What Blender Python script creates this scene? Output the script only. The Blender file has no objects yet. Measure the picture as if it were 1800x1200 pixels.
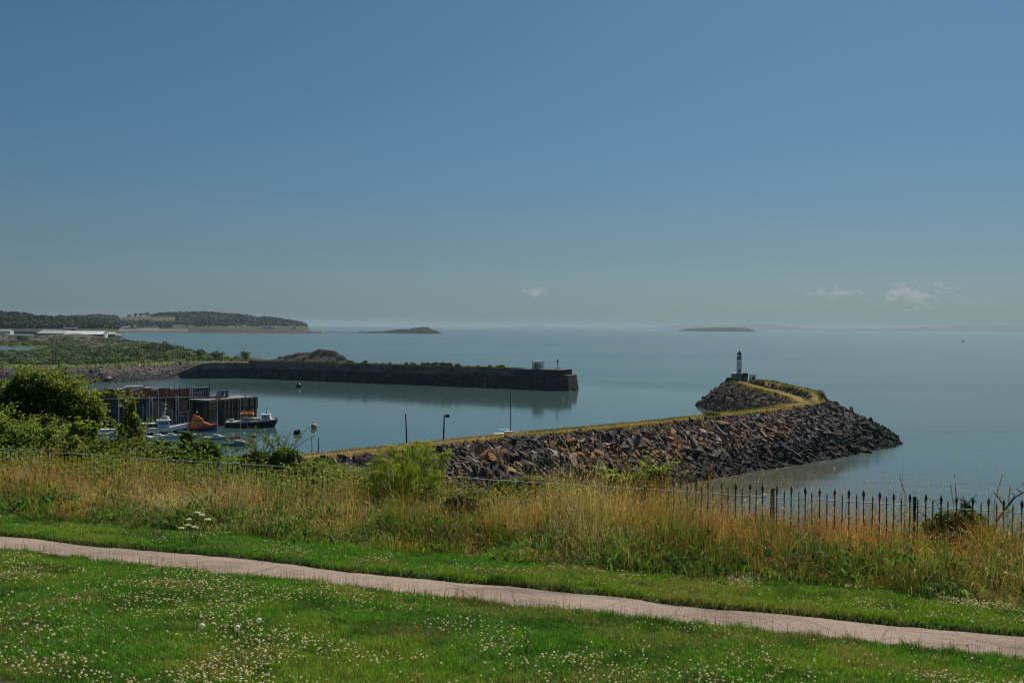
import bpy, bmesh, math, random
import numpy as np
from mathutils import Vector, Matrix

random.seed(7)
rng = np.random.default_rng(7)
R = math.radians
scn = bpy.context.scene
COL = scn.collection
EYE = 32.0            # eye height above the low-tide water
F = 1750.0            # focal length in pixels of an 1800 px wide frame
PITCH = math.atan(26 / F)
ROLL = math.atan(0.0085)

# ------------------------------------------------------------------ camera frame
_fw = Vector((0, math.cos(PITCH), -math.sin(PITCH)))
_u0 = Vector((0, math.sin(PITCH), math.cos(PITCH)))
_x0 = Vector((1, 0, 0))
_rt = _x0 * math.cos(ROLL) + _u0 * math.sin(ROLL)
_up = _u0 * math.cos(ROLL) - _x0 * math.sin(ROLL)

def ray(px, py):
    d = _fw + _rt * ((px - 900) / F) - _up * ((py - 600) / F)
    return d / d.y

def P(px, py, z=0.0):
    """where the line of sight meets the level z"""
    d = ray(px, py)
    t = (z - EYE) / d.z
    return Vector((d.x * t, d.y * t, z))

def at(px, py, Y):
    d = ray(px, py)
    return Vector((d.x * Y, Y, EYE + d.z * Y))

def project(X, Y, Z):
    Z = Z - EYE
    den = X * _fw.x + Y * _fw.y + Z * _fw.z
    a = (X * _rt.x + Y * _rt.y + Z * _rt.z) / den
    b = (X * _up.x + Y * _up.y + Z * _up.z) / den
    return 900 + F * a, 600 - F * b

# ------------------------------------------------------------------ noise
def _hash(ix, iy, seed):
    n = (ix.astype(np.int64) * 374761393 + iy.astype(np.int64) * 668265263 + seed * 1442695) & 0x7fffffff
    n = ((n ^ (n >> 13)) * 1274126177) & 0x7fffffff
    n = n ^ (n >> 16)
    return (n & 0xffff) / 65535.0

def vnoise(x, y, scale, seed=0):
    x = np.asarray(x, float) / scale; y = np.asarray(y, float) / scale
    ix = np.floor(x); iy = np.floor(y)
    fx = x - ix; fy = y - iy
    fx = fx * fx * (3 - 2 * fx); fy = fy * fy * (3 - 2 * fy)
    a = _hash(ix, iy, seed); b = _hash(ix + 1, iy, seed)
    c = _hash(ix, iy + 1, seed); d = _hash(ix + 1, iy + 1, seed)
    return (a * (1 - fx) + b * fx) * (1 - fy) + (c * (1 - fx) + d * fx) * fy

def fbm(x, y, scale, seed=0, oct=3):
    s = 0; w = 0; a = 1.0
    for k in range(oct):
        s = s + a * vnoise(x, y, scale / 2 ** k, seed + 17 * k); w += a; a *= .5
    return s / w

# ------------------------------------------------------------------ tags
def tag(o, label=None, cat=None, group=None, kind=None):
    if label: o['label'] = label
    if cat: o['category'] = cat
    if group: o['group'] = group
    if kind: o['kind'] = kind
    return o

def empty(name, loc, rz=0.0, label=None, cat=None, group=None):
    o = bpy.data.objects.new(name, None)
    o.empty_display_size = .2
    COL.objects.link(o)
    o.location = loc; o.rotation_euler = (0, 0, rz)
    return tag(o, label, cat, group)

def dup_tree(o, parent=None):
    c = o.copy(); COL.objects.link(c)
    if parent is not None: c.parent = parent
    for ch in list(o.children): dup_tree(ch, c)
    return c

# ------------------------------------------------------------------ materials
def new_mat(name):
    m = bpy.data.materials.new(name); m.use_nodes = True
    nt = m.node_tree; nt.nodes.clear()
    out = nt.nodes.new('ShaderNodeOutputMaterial')
    return m, nt, out

def N(nt, typ, **kw):
    n = nt.nodes.new(typ)
    for k, v in kw.items(): setattr(n, k, v)
    return n

def mix_rgb(nt, fac, a, b, blend='MIX'):
    n = N(nt, 'ShaderNodeMix', data_type='RGBA', blend_type=blend)
    for sock, val in ((n.inputs[0], fac), (n.inputs[6], a), (n.inputs[7], b)):
        if hasattr(val, 'links') or hasattr(val, 'is_linked'): nt.links.new(val, sock)
        elif isinstance(val, (int, float)): sock.default_value = val
        else: sock.default_value = (*val, 1) if len(val) == 3 else val
    return n.outputs[2]

def noise_tex(nt, scale, detail=4, rough=.6, coord='Object', stretch=None):
    tc = N(nt, 'ShaderNodeTexCoord')
    src = tc.outputs[coord]
    if stretch:
        mp = N(nt, 'ShaderNodeMapping'); mp.inputs['Scale'].default_value = stretch
        nt.links.new(src, mp.inputs[0]); src = mp.outputs[0]
    n = N(nt, 'ShaderNodeTexNoise'); n.inputs['Scale'].default_value = scale
    n.inputs['Detail'].default_value = detail; n.inputs['Roughness'].default_value = rough
    nt.links.new(src, n.inputs['Vector'])
    return n.outputs['Fac']

def ramp(nt, fac, stops):
    n = N(nt, 'ShaderNodeValToRGB')
    el = n.color_ramp.elements
    while len(el) < len(stops): el.new(.5)
    for e, (p, c) in zip(el, stops):
        e.position = p; e.color = (*c, 1) if len(c) == 3 else c
    nt.links.new(fac, n.inputs[0])
    return n.outputs[0]

def mat_noise(name, c1, c2, scale=4, rough=.8, bump=0.0, bscale=None, spec=.3, metal=0.0, stretch=None, detail=5, lo=.35, hi=.65, attr=False, bdist=.05):
    m, nt, out = new_mat(name)
    b = N(nt, 'ShaderNodeBsdfPrincipled')
    fac = noise_tex(nt, scale, detail, .6, stretch=stretch)
    col = ramp(nt, fac, [(lo, c1), (hi, c2)])
    if attr:
        a = N(nt, 'ShaderNodeAttribute', attribute_name='Col')
        col = mix_rgb(nt, 1.0, a.outputs['Color'], col, 'MULTIPLY')
    nt.links.new(col, b.inputs['Base Color'])
    b.inputs['Roughness'].default_value = rough
    b.inputs['Specular IOR Level'].default_value = spec
    b.inputs['Metallic'].default_value = metal
    if bump:
        f2 = noise_tex(nt, bscale or scale * 3, 6, .65)
        bp = N(nt, 'ShaderNodeBump'); bp.inputs['Strength'].default_value = bump; bp.inputs['Distance'].default_value = bdist
        nt.links.new(f2, bp.inputs['Height']); nt.links.new(bp.outputs[0], b.inputs['Normal'])
    nt.links.new(b.outputs[0], out.inputs[0])
    return m

def mat_paint(name, c, rough=.45, var=.18, scale=1.5):
    c2 = tuple(x * (1 - var) for x in c)
    return mat_noise(name, c2, c, scale=scale, rough=rough, spec=.4, lo=.3, hi=.6)

def mat_leaf(name, trans=.4, rough=.6):
    m, nt, out = new_mat(name)
    a = N(nt, 'ShaderNodeAttribute', attribute_name='Col')
    d = N(nt, 'ShaderNodeBsdfPrincipled')
    d.inputs['Roughness'].default_value = rough
    d.inputs['Specular IOR Level'].default_value = .25
    nt.links.new(a.outputs['Color'], d.inputs['Base Color'])
    t = N(nt, 'ShaderNodeBsdfTranslucent')
    tint = mix_rgb(nt, 1.0, a.outputs['Color'], (1.35, 1.3, .55), 'MULTIPLY')
    nt.links.new(tint, t.inputs['Color'])
    mx = N(nt, 'ShaderNodeMixShader'); mx.inputs[0].default_value = trans
    nt.links.new(d.outputs[0], mx.inputs[1]); nt.links.new(t.outputs[0], mx.inputs[2])
    nt.links.new(mx.outputs[0], out.inputs[0])
    return m

M = {}
M['leaf'] = mat_leaf('leaf', .38)
M['blade'] = mat_leaf('grass_blade', .32, .55)
M['dry'] = mat_leaf('dry_grass', .30, .75)
M['far_leaf'] = mat_leaf('far_foliage', .15, .8)
M['bark'] = mat_noise('bark', (.05, .04, .03), (.13, .10, .075), scale=9, rough=.9, bump=.6)
M['deadwood'] = mat_noise('dead_wood', (.05, .045, .04), (.12, .105, .09), scale=20, rough=.85)
M['fence'] = mat_noise('old_green_iron', (.010, .022, .020), (.024, .044, .038), scale=30, rough=.5, spec=.5)
M['fence_rail'] = mat_noise('sunlit_green_iron_rail', (.08, .15, .15), (.24, .34, .34), scale=14, rough=.38, spec=.6)  # fence green lightened: the light caught along the rail is put into its colour
M['soil'] = None
M['rock'] = mat_noise('rock', (.5, .5, .52), (1.4, 1.34, 1.26), scale=1.6, rough=.9, bump=.9, bscale=5, attr=True, bdist=.12, spec=.2)
M['core'] = mat_noise('rubble_core', (.008, .008, .010), (.026, .025, .024), scale=.7, rough=.95, bump=.8, bscale=2, bdist=.3)
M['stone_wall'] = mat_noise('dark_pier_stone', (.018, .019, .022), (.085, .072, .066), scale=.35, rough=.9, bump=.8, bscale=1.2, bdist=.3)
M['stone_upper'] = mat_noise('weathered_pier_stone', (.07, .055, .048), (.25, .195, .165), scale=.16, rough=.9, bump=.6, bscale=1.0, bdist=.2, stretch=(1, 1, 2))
M['concrete'] = mat_noise('old_concrete', (.13, .12, .115), (.27, .255, .24), scale=.8, rough=.85, bump=.3, bscale=4)
M['dark_concrete'] = mat_noise('wet_dark_concrete', (.022, .022, .026), (.085, .075, .07), scale=.6, rough=.8, bump=.4, bscale=3)
M['quay'] = mat_noise('quay_wall', (.028, .021, .018), (.30, .19, .115), scale=.30, rough=.85, bump=.5, bscale=2.2, bdist=.15, lo=.42, hi=.75)
M['rust'] = mat_noise('rust_red_steel', (.20, .065, .048), (.50, .19, .125), scale=.9, rough=.85, stretch=(1, 1, .4), lo=.35, hi=.7)
M['brown_stone'] = mat_noise('brown_patched_masonry', (.07, .045, .03), (.46, .31, .19), scale=.6, rough=.9, bump=.5, bscale=2.5, bdist=.1, stretch=(1, 1, 2.2), lo=.3, hi=.72)
M['rust_dark'] = mat_noise('dark_rusty_steel', (.04, .02, .018), (.13, .05, .035), scale=2, rough=.85)
M['timber'] = mat_noise('weathered_timber', (.075, .052, .036), (.50, .38, .27), scale=1.2, rough=.9, stretch=(3, 3, .25), lo=.3, hi=.75)
M['timber_pale'] = mat_noise('pale_timber', (.48, .45, .41), (.74, .71, .66), scale=1.5, rough=.9, stretch=(2, 2, .3))
M['timber_dark'] = mat_noise('tarred_timber', (.012, .012, .014), (.045, .04, .036), scale=1.5, rough=.8, stretch=(2, 2, .3))
M['white'] = mat_paint('white_paint', (.72, .74, .74))
M['tower_white'] = mat_noise('tower_white_paint', (.66, .66, .65), (.80, .80, .79), scale=.7, rough=.6, stretch=(2, 2, .4))
M['grey'] = mat_paint('grey_paint', (.30, .31, .32))
M['steel'] = mat_noise('galvanised_steel', (.25, .26, .27), (.42, .43, .44), scale=8, rough=.45, metal=.4)
M['alu'] = mat_noise('alloy_mast', (.50, .50, .49), (.66, .66, .65), scale=3, rough=.4, metal=.3)
M['black'] = mat_paint('black_paint', (.018, .018, .02), .4)
M['navy'] = mat_paint('navy_paint', (.02, .035, .07), .35)
M['blue'] = mat_paint('blue_paint', (.022, .06, .19), .4)
M['bright_blue'] = mat_paint('blue_canvas', (.03, .17, .42), .8)
M['light_blue'] = mat_paint('pale_blue_paint', (.35, .52, .60), .5)
M['teal'] = mat_paint('teal_paint', (.03, .14, .15), .4)
M['orange'] = mat_paint('lifeboat_orange', (.75, .20, .04), .4, .12)
M['amber'] = mat_paint('amber_plastic', (.80, .32, .03), .5, .2)
M['red'] = mat_paint('red_paint', (.50, .05, .04), .5)
M['red_canvas'] = mat_paint('red_canvas', (.22, .03, .045), .85)
M['buoy_red'] = mat_paint('buoy_red', (.60, .10, .06), .5)
M['buoy_tan'] = mat_paint('buoy_tan', (.50, .33, .16), .6)
M['cream'] = mat_paint('cream_paint', (.62, .58, .46), .5)
M['rubber'] = mat_paint('rubber', (.02, .02, .02), .8)
M['slate'] = mat_noise('slate_roof', (.06, .06, .07), (.12, .12, .13), scale=.4, rough=.7)
M['roof_white'] = mat_noise('pale_sheet_roof', (.58, .60, .60), (.74, .75, .74), scale=.05, rough=.5)
M['shed_wall'] = mat_noise('shed_wall', (.10, .08, .075), (.17, .14, .13), scale=.1, rough=.8)
M['render_wall'] = mat_noise('house_render', (.55, .54, .51), (.72, .71, .68), scale=.3, rough=.8)

def mat_glass_dark(name, c=(.02, .03, .04)):
    m, nt, out = new_mat(name)
    b = N(nt, 'ShaderNodeBsdfPrincipled')
    b.inputs['Base Color'].default_value = (*c, 1); b.inputs['Roughness'].default_value = .08
    b.inputs['Specular IOR Level'].default_value = .7
    nt.links.new(b.outputs[0], out.inputs[0]); return m
M['window'] = mat_glass_dark('window_glass')

def mat_lantern():
    m, nt, out = new_mat('lantern_glass')
    b = N(nt, 'ShaderNodeBsdfPrincipled')
    b.inputs['Base Color'].default_value = (.75, .80, .74, 1); b.inputs['Roughness'].default_value = .1
    b.inputs['Transmission Weight'].default_value = .7
    nt.links.new(b.outputs[0], out.inputs[0]); return m
M['lantern'] = mat_lantern()

# ------------------------------------------------------------------ mesh builders
def link_mesh(name, me, mats, parent=None, smooth=False):
    o = bpy.data.objects.new(name, me)
    for m in (mats if isinstance(mats, (list, tuple)) else [mats]): me.materials.append(m)
    COL.objects.link(o)
    if parent is not None: o.parent = parent
    if smooth:
        me.polygons.foreach_set('use_smooth', np.ones(len(me.polygons), bool))
    return o

def np_mesh(name, V, Fc, mat, C=None, parent=None, smooth=False):
    """V (n,3), Fc (m,k) with k 3 or 4 or a list of such arrays, C (n,3) vertex colours"""
    if not isinstance(Fc, list): Fc = [Fc]
    me = bpy.data.meshes.new(name)
    V = np.asarray(V, np.float32)
    me.vertices.add(len(V)); me.vertices.foreach_set('co', V.ravel())
    nl = sum(f.size for f in Fc); npoly = sum(len(f) for f in Fc)
    me.loops.add(nl); me.polygons.add(npoly)
    me.loops.foreach_set('vertex_index', np.concatenate([f.ravel() for f in Fc]).astype(np.int32))
    st = []; o = 0
    for f in Fc:
        st.append(o + np.arange(len(f)) * f.shape[1]); o += f.size
    me.polygons.foreach_set('loop_start', np.concatenate(st).astype(np.int32))
    if C is not None:
        at_ = me.attributes.new('Col', 'FLOAT_COLOR', 'POINT')
        c4 = np.ones((len(V), 4), np.float32); c4[:, :3] = C
        at_.data.foreach_set('color', c4.ravel())
    me.update(calc_edges=True)
    return link_mesh(name, me, mat, parent, smooth)

class MB:
    def __init__(s): s.v = []; s.f = []
    def add(s, vs, fs):
        o = len(s.v); s.v += [tuple(v) for v in vs]; s.f += [tuple(i + o for i in f) for f in fs]; return s
    def box(s, c, d, rz=0.0, taper=1.0):
        hx, hy, hz = d[0] / 2, d[1] / 2, d[2] / 2
        vs = []
        for sz, k in ((-1, 1), (1, taper)):
            for sx, sy in ((-1, -1), (1, -1), (1, 1), (-1, 1)):
                x, y = sx * hx * k, sy * hy * k
                vs.append((c[0] + x * math.cos(rz) - y * math.sin(rz), c[1] + x * math.sin(rz) + y * math.cos(rz), c[2] + sz * hz))
        return s.add(vs, [(3, 2, 1, 0), (4, 5, 6, 7), (0, 1, 5, 4), (1, 2, 6, 5), (2, 3, 7, 6), (3, 0, 4, 7)])
    def tube(s, p0, p1, r0, r1=None, n=8):
        r1 = r0 if r1 is None else r1
        p0 = Vector(p0); p1 = Vector(p1); d = (p1 - p0).normalized()
        a = d.orthogonal().normalized(); b = d.cross(a)
        vs = []
        for p, r in ((p0, r0), (p1, r1)):
            for k in range(n):
                t = 2 * math.pi * k / n
                vs.append(p + a * (r * math.cos(t)) + b * (r * math.sin(t)))
        fs = [(k, (k + 1) % n, n + (k + 1) % n, n + k) for k in range(n)]
        fs += [tuple(range(n - 1, -1, -1)), tuple(range(n, 2 * n))]
        return s.add(vs, fs)
    def path(s, pts, rs, n=6):
        for k in range(len(pts) - 1): s.tube(pts[k], pts[k + 1], rs[k], rs[k + 1], n)
        return s
    def lathe(s, prof, c=(0, 0, 0), n=20):
        vs = []
        for r, z in prof:
            for k in range(n):
                t = 2 * math.pi * k / n
                vs.append((c[0] + r * math.cos(t), c[1] + r * math.sin(t), c[2] + z))
        fs = []
        for i in range(len(prof) - 1):
            for k in range(n):
                fs.append((i * n + k, i * n + (k + 1) % n, (i + 1) * n + (k + 1) % n, (i + 1) * n + k))
        fs.append(tuple(range(n - 1, -1, -1)))
        fs.append(tuple((len(prof) - 1) * n + k for k in range(n)))
        return s.add(vs, fs)
    def ball(s, c, r, n=12, sq=1.0):
        m = n // 2
        prof = [(max(r * math.sin(math.pi * i / m), r * .02), -r * sq * math.cos(math.pi * i / m)) for i in range(m + 1)]
        return s.lathe(prof, c, n)
    def prism(s, poly, a, b):
        """poly in (x,z), extruded along y from a to b"""
        n = len(poly)
        vs = [(x, a, z) for x, z in poly] + [(x, b, z) for x, z in poly]
        fs = [(k, (k + 1) % n, n + (k + 1) % n, n + k) for k in range(n)]
        fs += [tuple(range(n - 1, -1, -1)), tuple(range(n, 2 * n))]
        return s.add(vs, fs)
    def build(s, name, mat, parent=None, smooth=False, loc=None):
        me = bpy.data.meshes.new(name)
        me.from_pydata([tuple(v) for v in s.v], [], s.f)
        bm = bmesh.new(); bm.from_mesh(me); bmesh.ops.recalc_face_normals(bm, faces=bm.faces); bm.to_mesh(me); bm.free()
        o = link_mesh(name, me, mat, parent, smooth)
        if loc is not None: o.location = loc
        return o

# ------------------------------------------------------------------ the camera, the world and the sun
SUN_AZ, SUN_EL = 24.0, 50.0
def setup_world():
    cam = bpy.data.cameras.new('Camera'); co = bpy.data.objects.new('Camera', cam); COL.objects.link(co)
    cam.sensor_width = 36; cam.lens = 36 * F / 1800
    cam.clip_start = .1; cam.clip_end = 80000
    m = Matrix((( _rt.x, _up.x, -_fw.x, 0), (_rt.y, _up.y, -_fw.y, 0), (_rt.z, _up.z, -_fw.z, EYE), (0, 0, 0, 1)))
    co.matrix_world = m
    scn.camera = co
    w = bpy.data.worlds.new('World'); scn.world = w; w.use_nodes = True
    nt = w.node_tree; nt.nodes.clear()
    out = N(nt, 'ShaderNodeOutputWorld'); bg = N(nt, 'ShaderNodeBackground')
    sky = N(nt, 'ShaderNodeTexSky', sky_type='NISHITA')
    sky.sun_disc = False; sky.sun_elevation = R(SUN_EL); sky.sun_rotation = R(SUN_AZ)
    sky.altitude = 0; sky.air_density = 1.0; sky.dust_density = SKY_DUST; sky.ozone_density = SKY_OZONE
    tc = N(nt, 'ShaderNodeTexCoord'); sp = N(nt, 'ShaderNodeSeparateXYZ'); nt.links.new(tc.outputs['Generated'], sp.inputs[0])
    rel = [(0, (1.30, 1.17, 1.30)), (.03, (1.25, 1.06, 1.13)), (.075, (1.20, .97, .93)), (.16, (1.13, 1.03, .97)), (.32, (1.08, 1.10, 1.04))]
    tint = ramp(nt, sp.outputs['Z'], [(p, tuple(.8 * a * b for a, b in zip(SKY_TINT, c))) for p, c in rel])
    col = mix_rgb(nt, 1.0, sky.outputs[0], tint, 'MULTIPLY')
    # a few faint fair-weather clouds low over the channel
    nz = N(nt, 'ShaderNodeTexNoise'); nz.inputs['Scale'].default_value = 70; nz.inputs['Detail'].default_value = 6; nz.inputs['Roughness'].default_value = .62
    mp = N(nt, 'ShaderNodeMapping'); mp.inputs['Scale'].default_value = (1, 1, 1.9); nt.links.new(tc.outputs['Generated'], mp.inputs[0]); nt.links.new(mp.outputs[0], nz.inputs['Vector'])
    for (px, py, wx, wy, amt) in ((940, 511, 28, 13, .34), (1478, 514, 74, 15, .26), (1612, 514, 68, 28, .36), (1700, 524, 40, 11, .12)):
        d = ray(px, py).normalized()
        sub = N(nt, 'ShaderNodeVectorMath', operation='SUBTRACT'); sub.inputs[1].default_value = d; nt.links.new(tc.outputs['Generated'], sub.inputs[0])
        sc = N(nt, 'ShaderNodeVectorMath', operation='MULTIPLY'); sc.inputs[1].default_value = (F / wx, F / wx, F / wy); nt.links.new(sub.outputs[0], sc.inputs[0])
        ln = N(nt, 'ShaderNodeVectorMath', operation='LENGTH'); nt.links.new(sc.outputs[0], ln.inputs[0])
        m1 = N(nt, 'ShaderNodeMath', operation='MULTIPLY_ADD'); m1.inputs[1].default_value = -.42; m1.inputs[2].default_value = -.08; nt.links.new(ln.outputs['Value'], m1.inputs[0])
        m2 = N(nt, 'ShaderNodeMath', operation='ADD'); m3 = N(nt, 'ShaderNodeMath', operation='MULTIPLY_ADD'); m3.inputs[1].default_value = 1.7; m3.inputs[2].default_value = -.33; nt.links.new(nz.outputs['Fac'], m3.inputs[0]); nt.links.new(m1.outputs[0], m2.inputs[0]); nt.links.new(m3.outputs[0], m2.inputs[1])
        mr = N(nt, 'ShaderNodeMapRange', interpolation_type='SMOOTHSTEP'); mr.inputs['From Min'].default_value = .12; mr.inputs['From Max'].default_value = .48; mr.inputs['To Max'].default_value = amt
        nt.links.new(m2.outputs[0], mr.inputs['Value'])
        col = mix_rgb(nt, mr.outputs[0], col, CLOUD)
    nt.links.new(col, bg.inputs['Color'])
    bg.inputs['Strength'].default_value = SKY_STR / .8
    nt.links.new(bg.outputs[0], out.inputs[0])
    s = bpy.data.lights.new('Sun', 'SUN'); so = bpy.data.objects.new('Sun', s); COL.objects.link(so)
    s.energy = SUN_STR; s.angle = R(.53); s.color = (1, .95, .86)
    d = Vector((math.sin(R(SUN_AZ)) * math.cos(R(SUN_EL)), math.cos(R(SUN_AZ)) * math.cos(R(SUN_EL)), math.sin(R(SUN_EL))))
    so.rotation_euler = d.to_track_quat('Z', 'Y').to_euler()
    so.location = (0, 0, 300)
    scn.view_settings.view_transform = 'Standard'; scn.view_settings.look = 'None'
    scn.view_settings.gamma = 1; scn.view_settings.exposure = EXPOSURE
    scn.cycles.use_denoising = DENOISE; scn.cycles.filter_width = 1.1
    scn.cycles.max_bounces = 6; scn.cycles.diffuse_bounces = 2; scn.cycles.glossy_bounces = 3
    scn.cycles.transmission_bounces = 4; scn.cycles.volume_bounces = 1; scn.cycles.transparent_max_bounces = 6
DENOISE = True
SKY_DUST, SKY_OZONE, SKY_STR, SUN_STR, EXPOSURE = 1.0, 2.0, .046, 4.95, 0.0
CLOUD = (9.5, 8.9, 8.3)
SKY_TINT = (.46, .79, 1.02)
setup_world()

def build_haze():
    o = MB().box((0, 0, 65), (70000, 70000, 132)).build('haze', None)
    o.data.materials.clear()
    m, nt, out = new_mat('haze_air')
    v = N(nt, 'ShaderNodeVolumePrincipled')
    v.inputs['Color'].default_value = (.50, .645, .73, 1)
    v.inputs['Density'].default_value = HAZE
    v.inputs['Anisotropy'].default_value = .1
    nt.links.new(v.outputs[0], out.inputs['Volume'])
    o.data.materials.append(m)
    tag(o, kind='stuff', label='thin pale sea haze lying over the channel', cat='haze')
HAZE = 3.8e-5
build_haze()
# ------------------------------------------------------------------ the cliff-top ground
TH = R(19.0)
NX, NY = math.sin(TH), math.cos(TH)     # uphill-to-sea normal of the path and the fence
SL = .125
P_LO, P_HI = 9.09, 10.49                # the path
TALL0, FENCE_U = 12.3, 16.4
def uv(X, Y): return NX * X + NY * Y, NY * X - NX * Y
def xy(u, v): return NX * u + NY * v, NY * u - NX * v
def sstep(a, b, x):
    t = np.clip((np.asarray(x, float) - a) / (b - a), 0, 1); return t * t * (3 - 2 * t)
def p_lo(v): return P_LO + .22 * (vnoise(v, v * 0, .9, 3) - .5) + .05 * (vnoise(v, v * 0, .22, 4) - .5)
def p_hi(v): return P_HI + .22 * (vnoise(v, v * 0, .8, 5) - .5) + .06 * (vnoise(v, v * 0, .2, 6) - .5)
def ground(u, v):
    u = np.asarray(u, float); v = np.asarray(v, float)
    z = EYE - 1.55 - SL * np.minimum(u, 16.8)
    # a shelf of scrub runs on to the left; elsewhere the cliff drops straight away behind the railing
    X, Y = xy(u, v)
    d2 = np.maximum(np.maximum((X + .25 * Y) / 1.03, u - 46), 0)
    out = np.minimum(np.clip(u - 17.9, 0, None), d2)
    z = z - .13 * np.clip(u - 16.8, 0, 30)
    z = z - .95 * out
    z = z + .05 * (fbm(u, v, 1.7, 11) - .5) * sstep(0, 2, u)
    a, b = p_lo(v), p_hi(v)
    z = z - .06 * sstep(a - .05, a + .02, u) * (1 - sstep(b - .02, b + .05, u))
    return np.maximum(z, -.6)

def mat_ground():
    m, nt, out = new_mat('turf_soil')
    b = N(nt, 'ShaderNodeBsdfPrincipled'); b.inputs['Roughness'].default_value = .95
    b.inputs['Specular IOR Level'].default_value = .1
    f1 = noise_tex(nt, 1.3, 5); f2 = noise_tex(nt, 22, 5)
    c = ramp(nt, f1, [(.35, (.030, .048, .012)), (.6, (.055, .06, .02)), (.75, (.075, .06, .032))])
    c = mix_rgb(nt, .62, c, ramp(nt, f2, [(.3, (.018, .026, .008)), (.7, (.06, .075, .022))]))
    nt.links.new(c, b.inputs['Base Color']); nt.links.new(b.outputs[0], out.inputs[0]); return m

def grid_mesh(name, U, W, mat):
    """U, W 2-D arrays of (u, v) -> mesh on the ground function"""
    X, Y = xy(U, W)
    V = np.stack([X, Y, ground(U, W)], -1).reshape(-1, 3)
    n, k = U.shape
    i = np.arange(n * k).reshape(n, k)
    Fq = np.stack([i[:-1, :-1], i[1:, :-1], i[1:, 1:], i[:-1, 1:]], -1).reshape(-1, 4)
    return np_mesh(name, V, Fq, mat, smooth=True)

us = np.concatenate([np.arange(-14, 2, 1.0), np.arange(2, 9, .25), np.arange(8.9, 10.8, .04), np.arange(10.75, 20, .25), np.arange(20, 82, 1.0)])
vs_ = np.concatenate([np.arange(-80, -26, 3.0), np.arange(-26, 12, .12), np.arange(12, 60, 3.0)])
U, W = np.meshgrid(us, vs_, indexing='ij')
gr = grid_mesh('ground', U, W, mat_ground()); tag(gr, kind='structure')

def mat_path():
    m, nt, out = new_mat('worn_tarmac')
    b = N(nt, 'ShaderNodeBsdfPrincipled'); b.inputs['Roughness'].default_value = .9
    b.inputs['Specular IOR Level'].default_value = .25
    f1 = noise_tex(nt, 2.2, 6); f2 = noise_tex(nt, 62, 4, .8); f3 = noise_tex(nt, 7, 5, stretch=(1, 2.2, 1))
    c = ramp(nt, f1, [(.3, (.180, .126, .088)), (.55, (.318, .218, .150)), (.75, (.42, .295, .205))])
    c = mix_rgb(nt, .62, c, ramp(nt, f2, [(.36, (.04, .034, .03)), (.5, (.30, .21, .155)), (.64, (.72, .56, .44))]))
    c = mix_rgb(nt, .3, c, ramp(nt, f3, [(.35, (.13, .105, .088)), (.65, (.26, .22, .19))]))
    # hairline cracks and darker patched bits
    tc = N(nt, 'ShaderNodeTexCoord'); vo = N(nt, 'ShaderNodeTexVoronoi', feature='DISTANCE_TO_EDGE'); vo.inputs['Scale'].default_value = 1.1
    nt.links.new(tc.outputs['Object'], vo.inputs['Vector'])
    cr = ramp(nt, vo.outputs['Distance'], [(.0, (.25, .25, .25)), (.016, (1, 1, 1))])
    c = mix_rgb(nt, .6, c, cr, 'MULTIPLY')
    f4 = noise_tex(nt, .8, 6, .7); c = mix_rgb(nt, 1.0, c, ramp(nt, f4, [(.32, (.58, .56, .54)), (.47, (.95, .95, .95)), (.68, (1.15, 1.12, 1.08))]), 'MULTIPLY')
    nt.links.new(c, b.inputs['Base Color'])
    bp = N(nt, 'ShaderNodeBump'); bp.inputs['Strength'].default_value = .7; bp.inputs['Distance'].default_value = .012
    nt.links.new(f2, bp.inputs['Height']); nt.links.new(bp.outputs[0], b.inputs['Normal'])
    nt.links.new(b.outputs[0], out.inputs[0]); return m

vp = np.arange(-60, 40, .06)
tt = np.linspace(0, 1, 9)
lo, hi = p_lo(vp), p_hi(vp)
U = lo[None, :] + tt[:, None] * (hi - lo)[None, :]
W = np.broadcast_to(vp, U.shape)
X, Y = xy(U, W)
Z = EYE - 1.55 - SL * U - .048 + .05 * (fbm(U, W, 1.7, 11) - .5) + .012 * np.sin(tt * math.pi)[:, None]
i = np.arange(U.size).reshape(U.shape)
Fq = np.stack([i[:-1, :-1], i[1:, :-1], i[1:, 1:], i[:-1, 1:]], -1).reshape(-1, 4)
po = np_mesh('path', np.stack([X, Y, Z], -1).reshape(-1, 3), Fq, mat_path(), smooth=True)
tag(po, kind='structure', label='narrow worn pinkish grey tarmac path crossing the lawn', cat='path')

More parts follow.
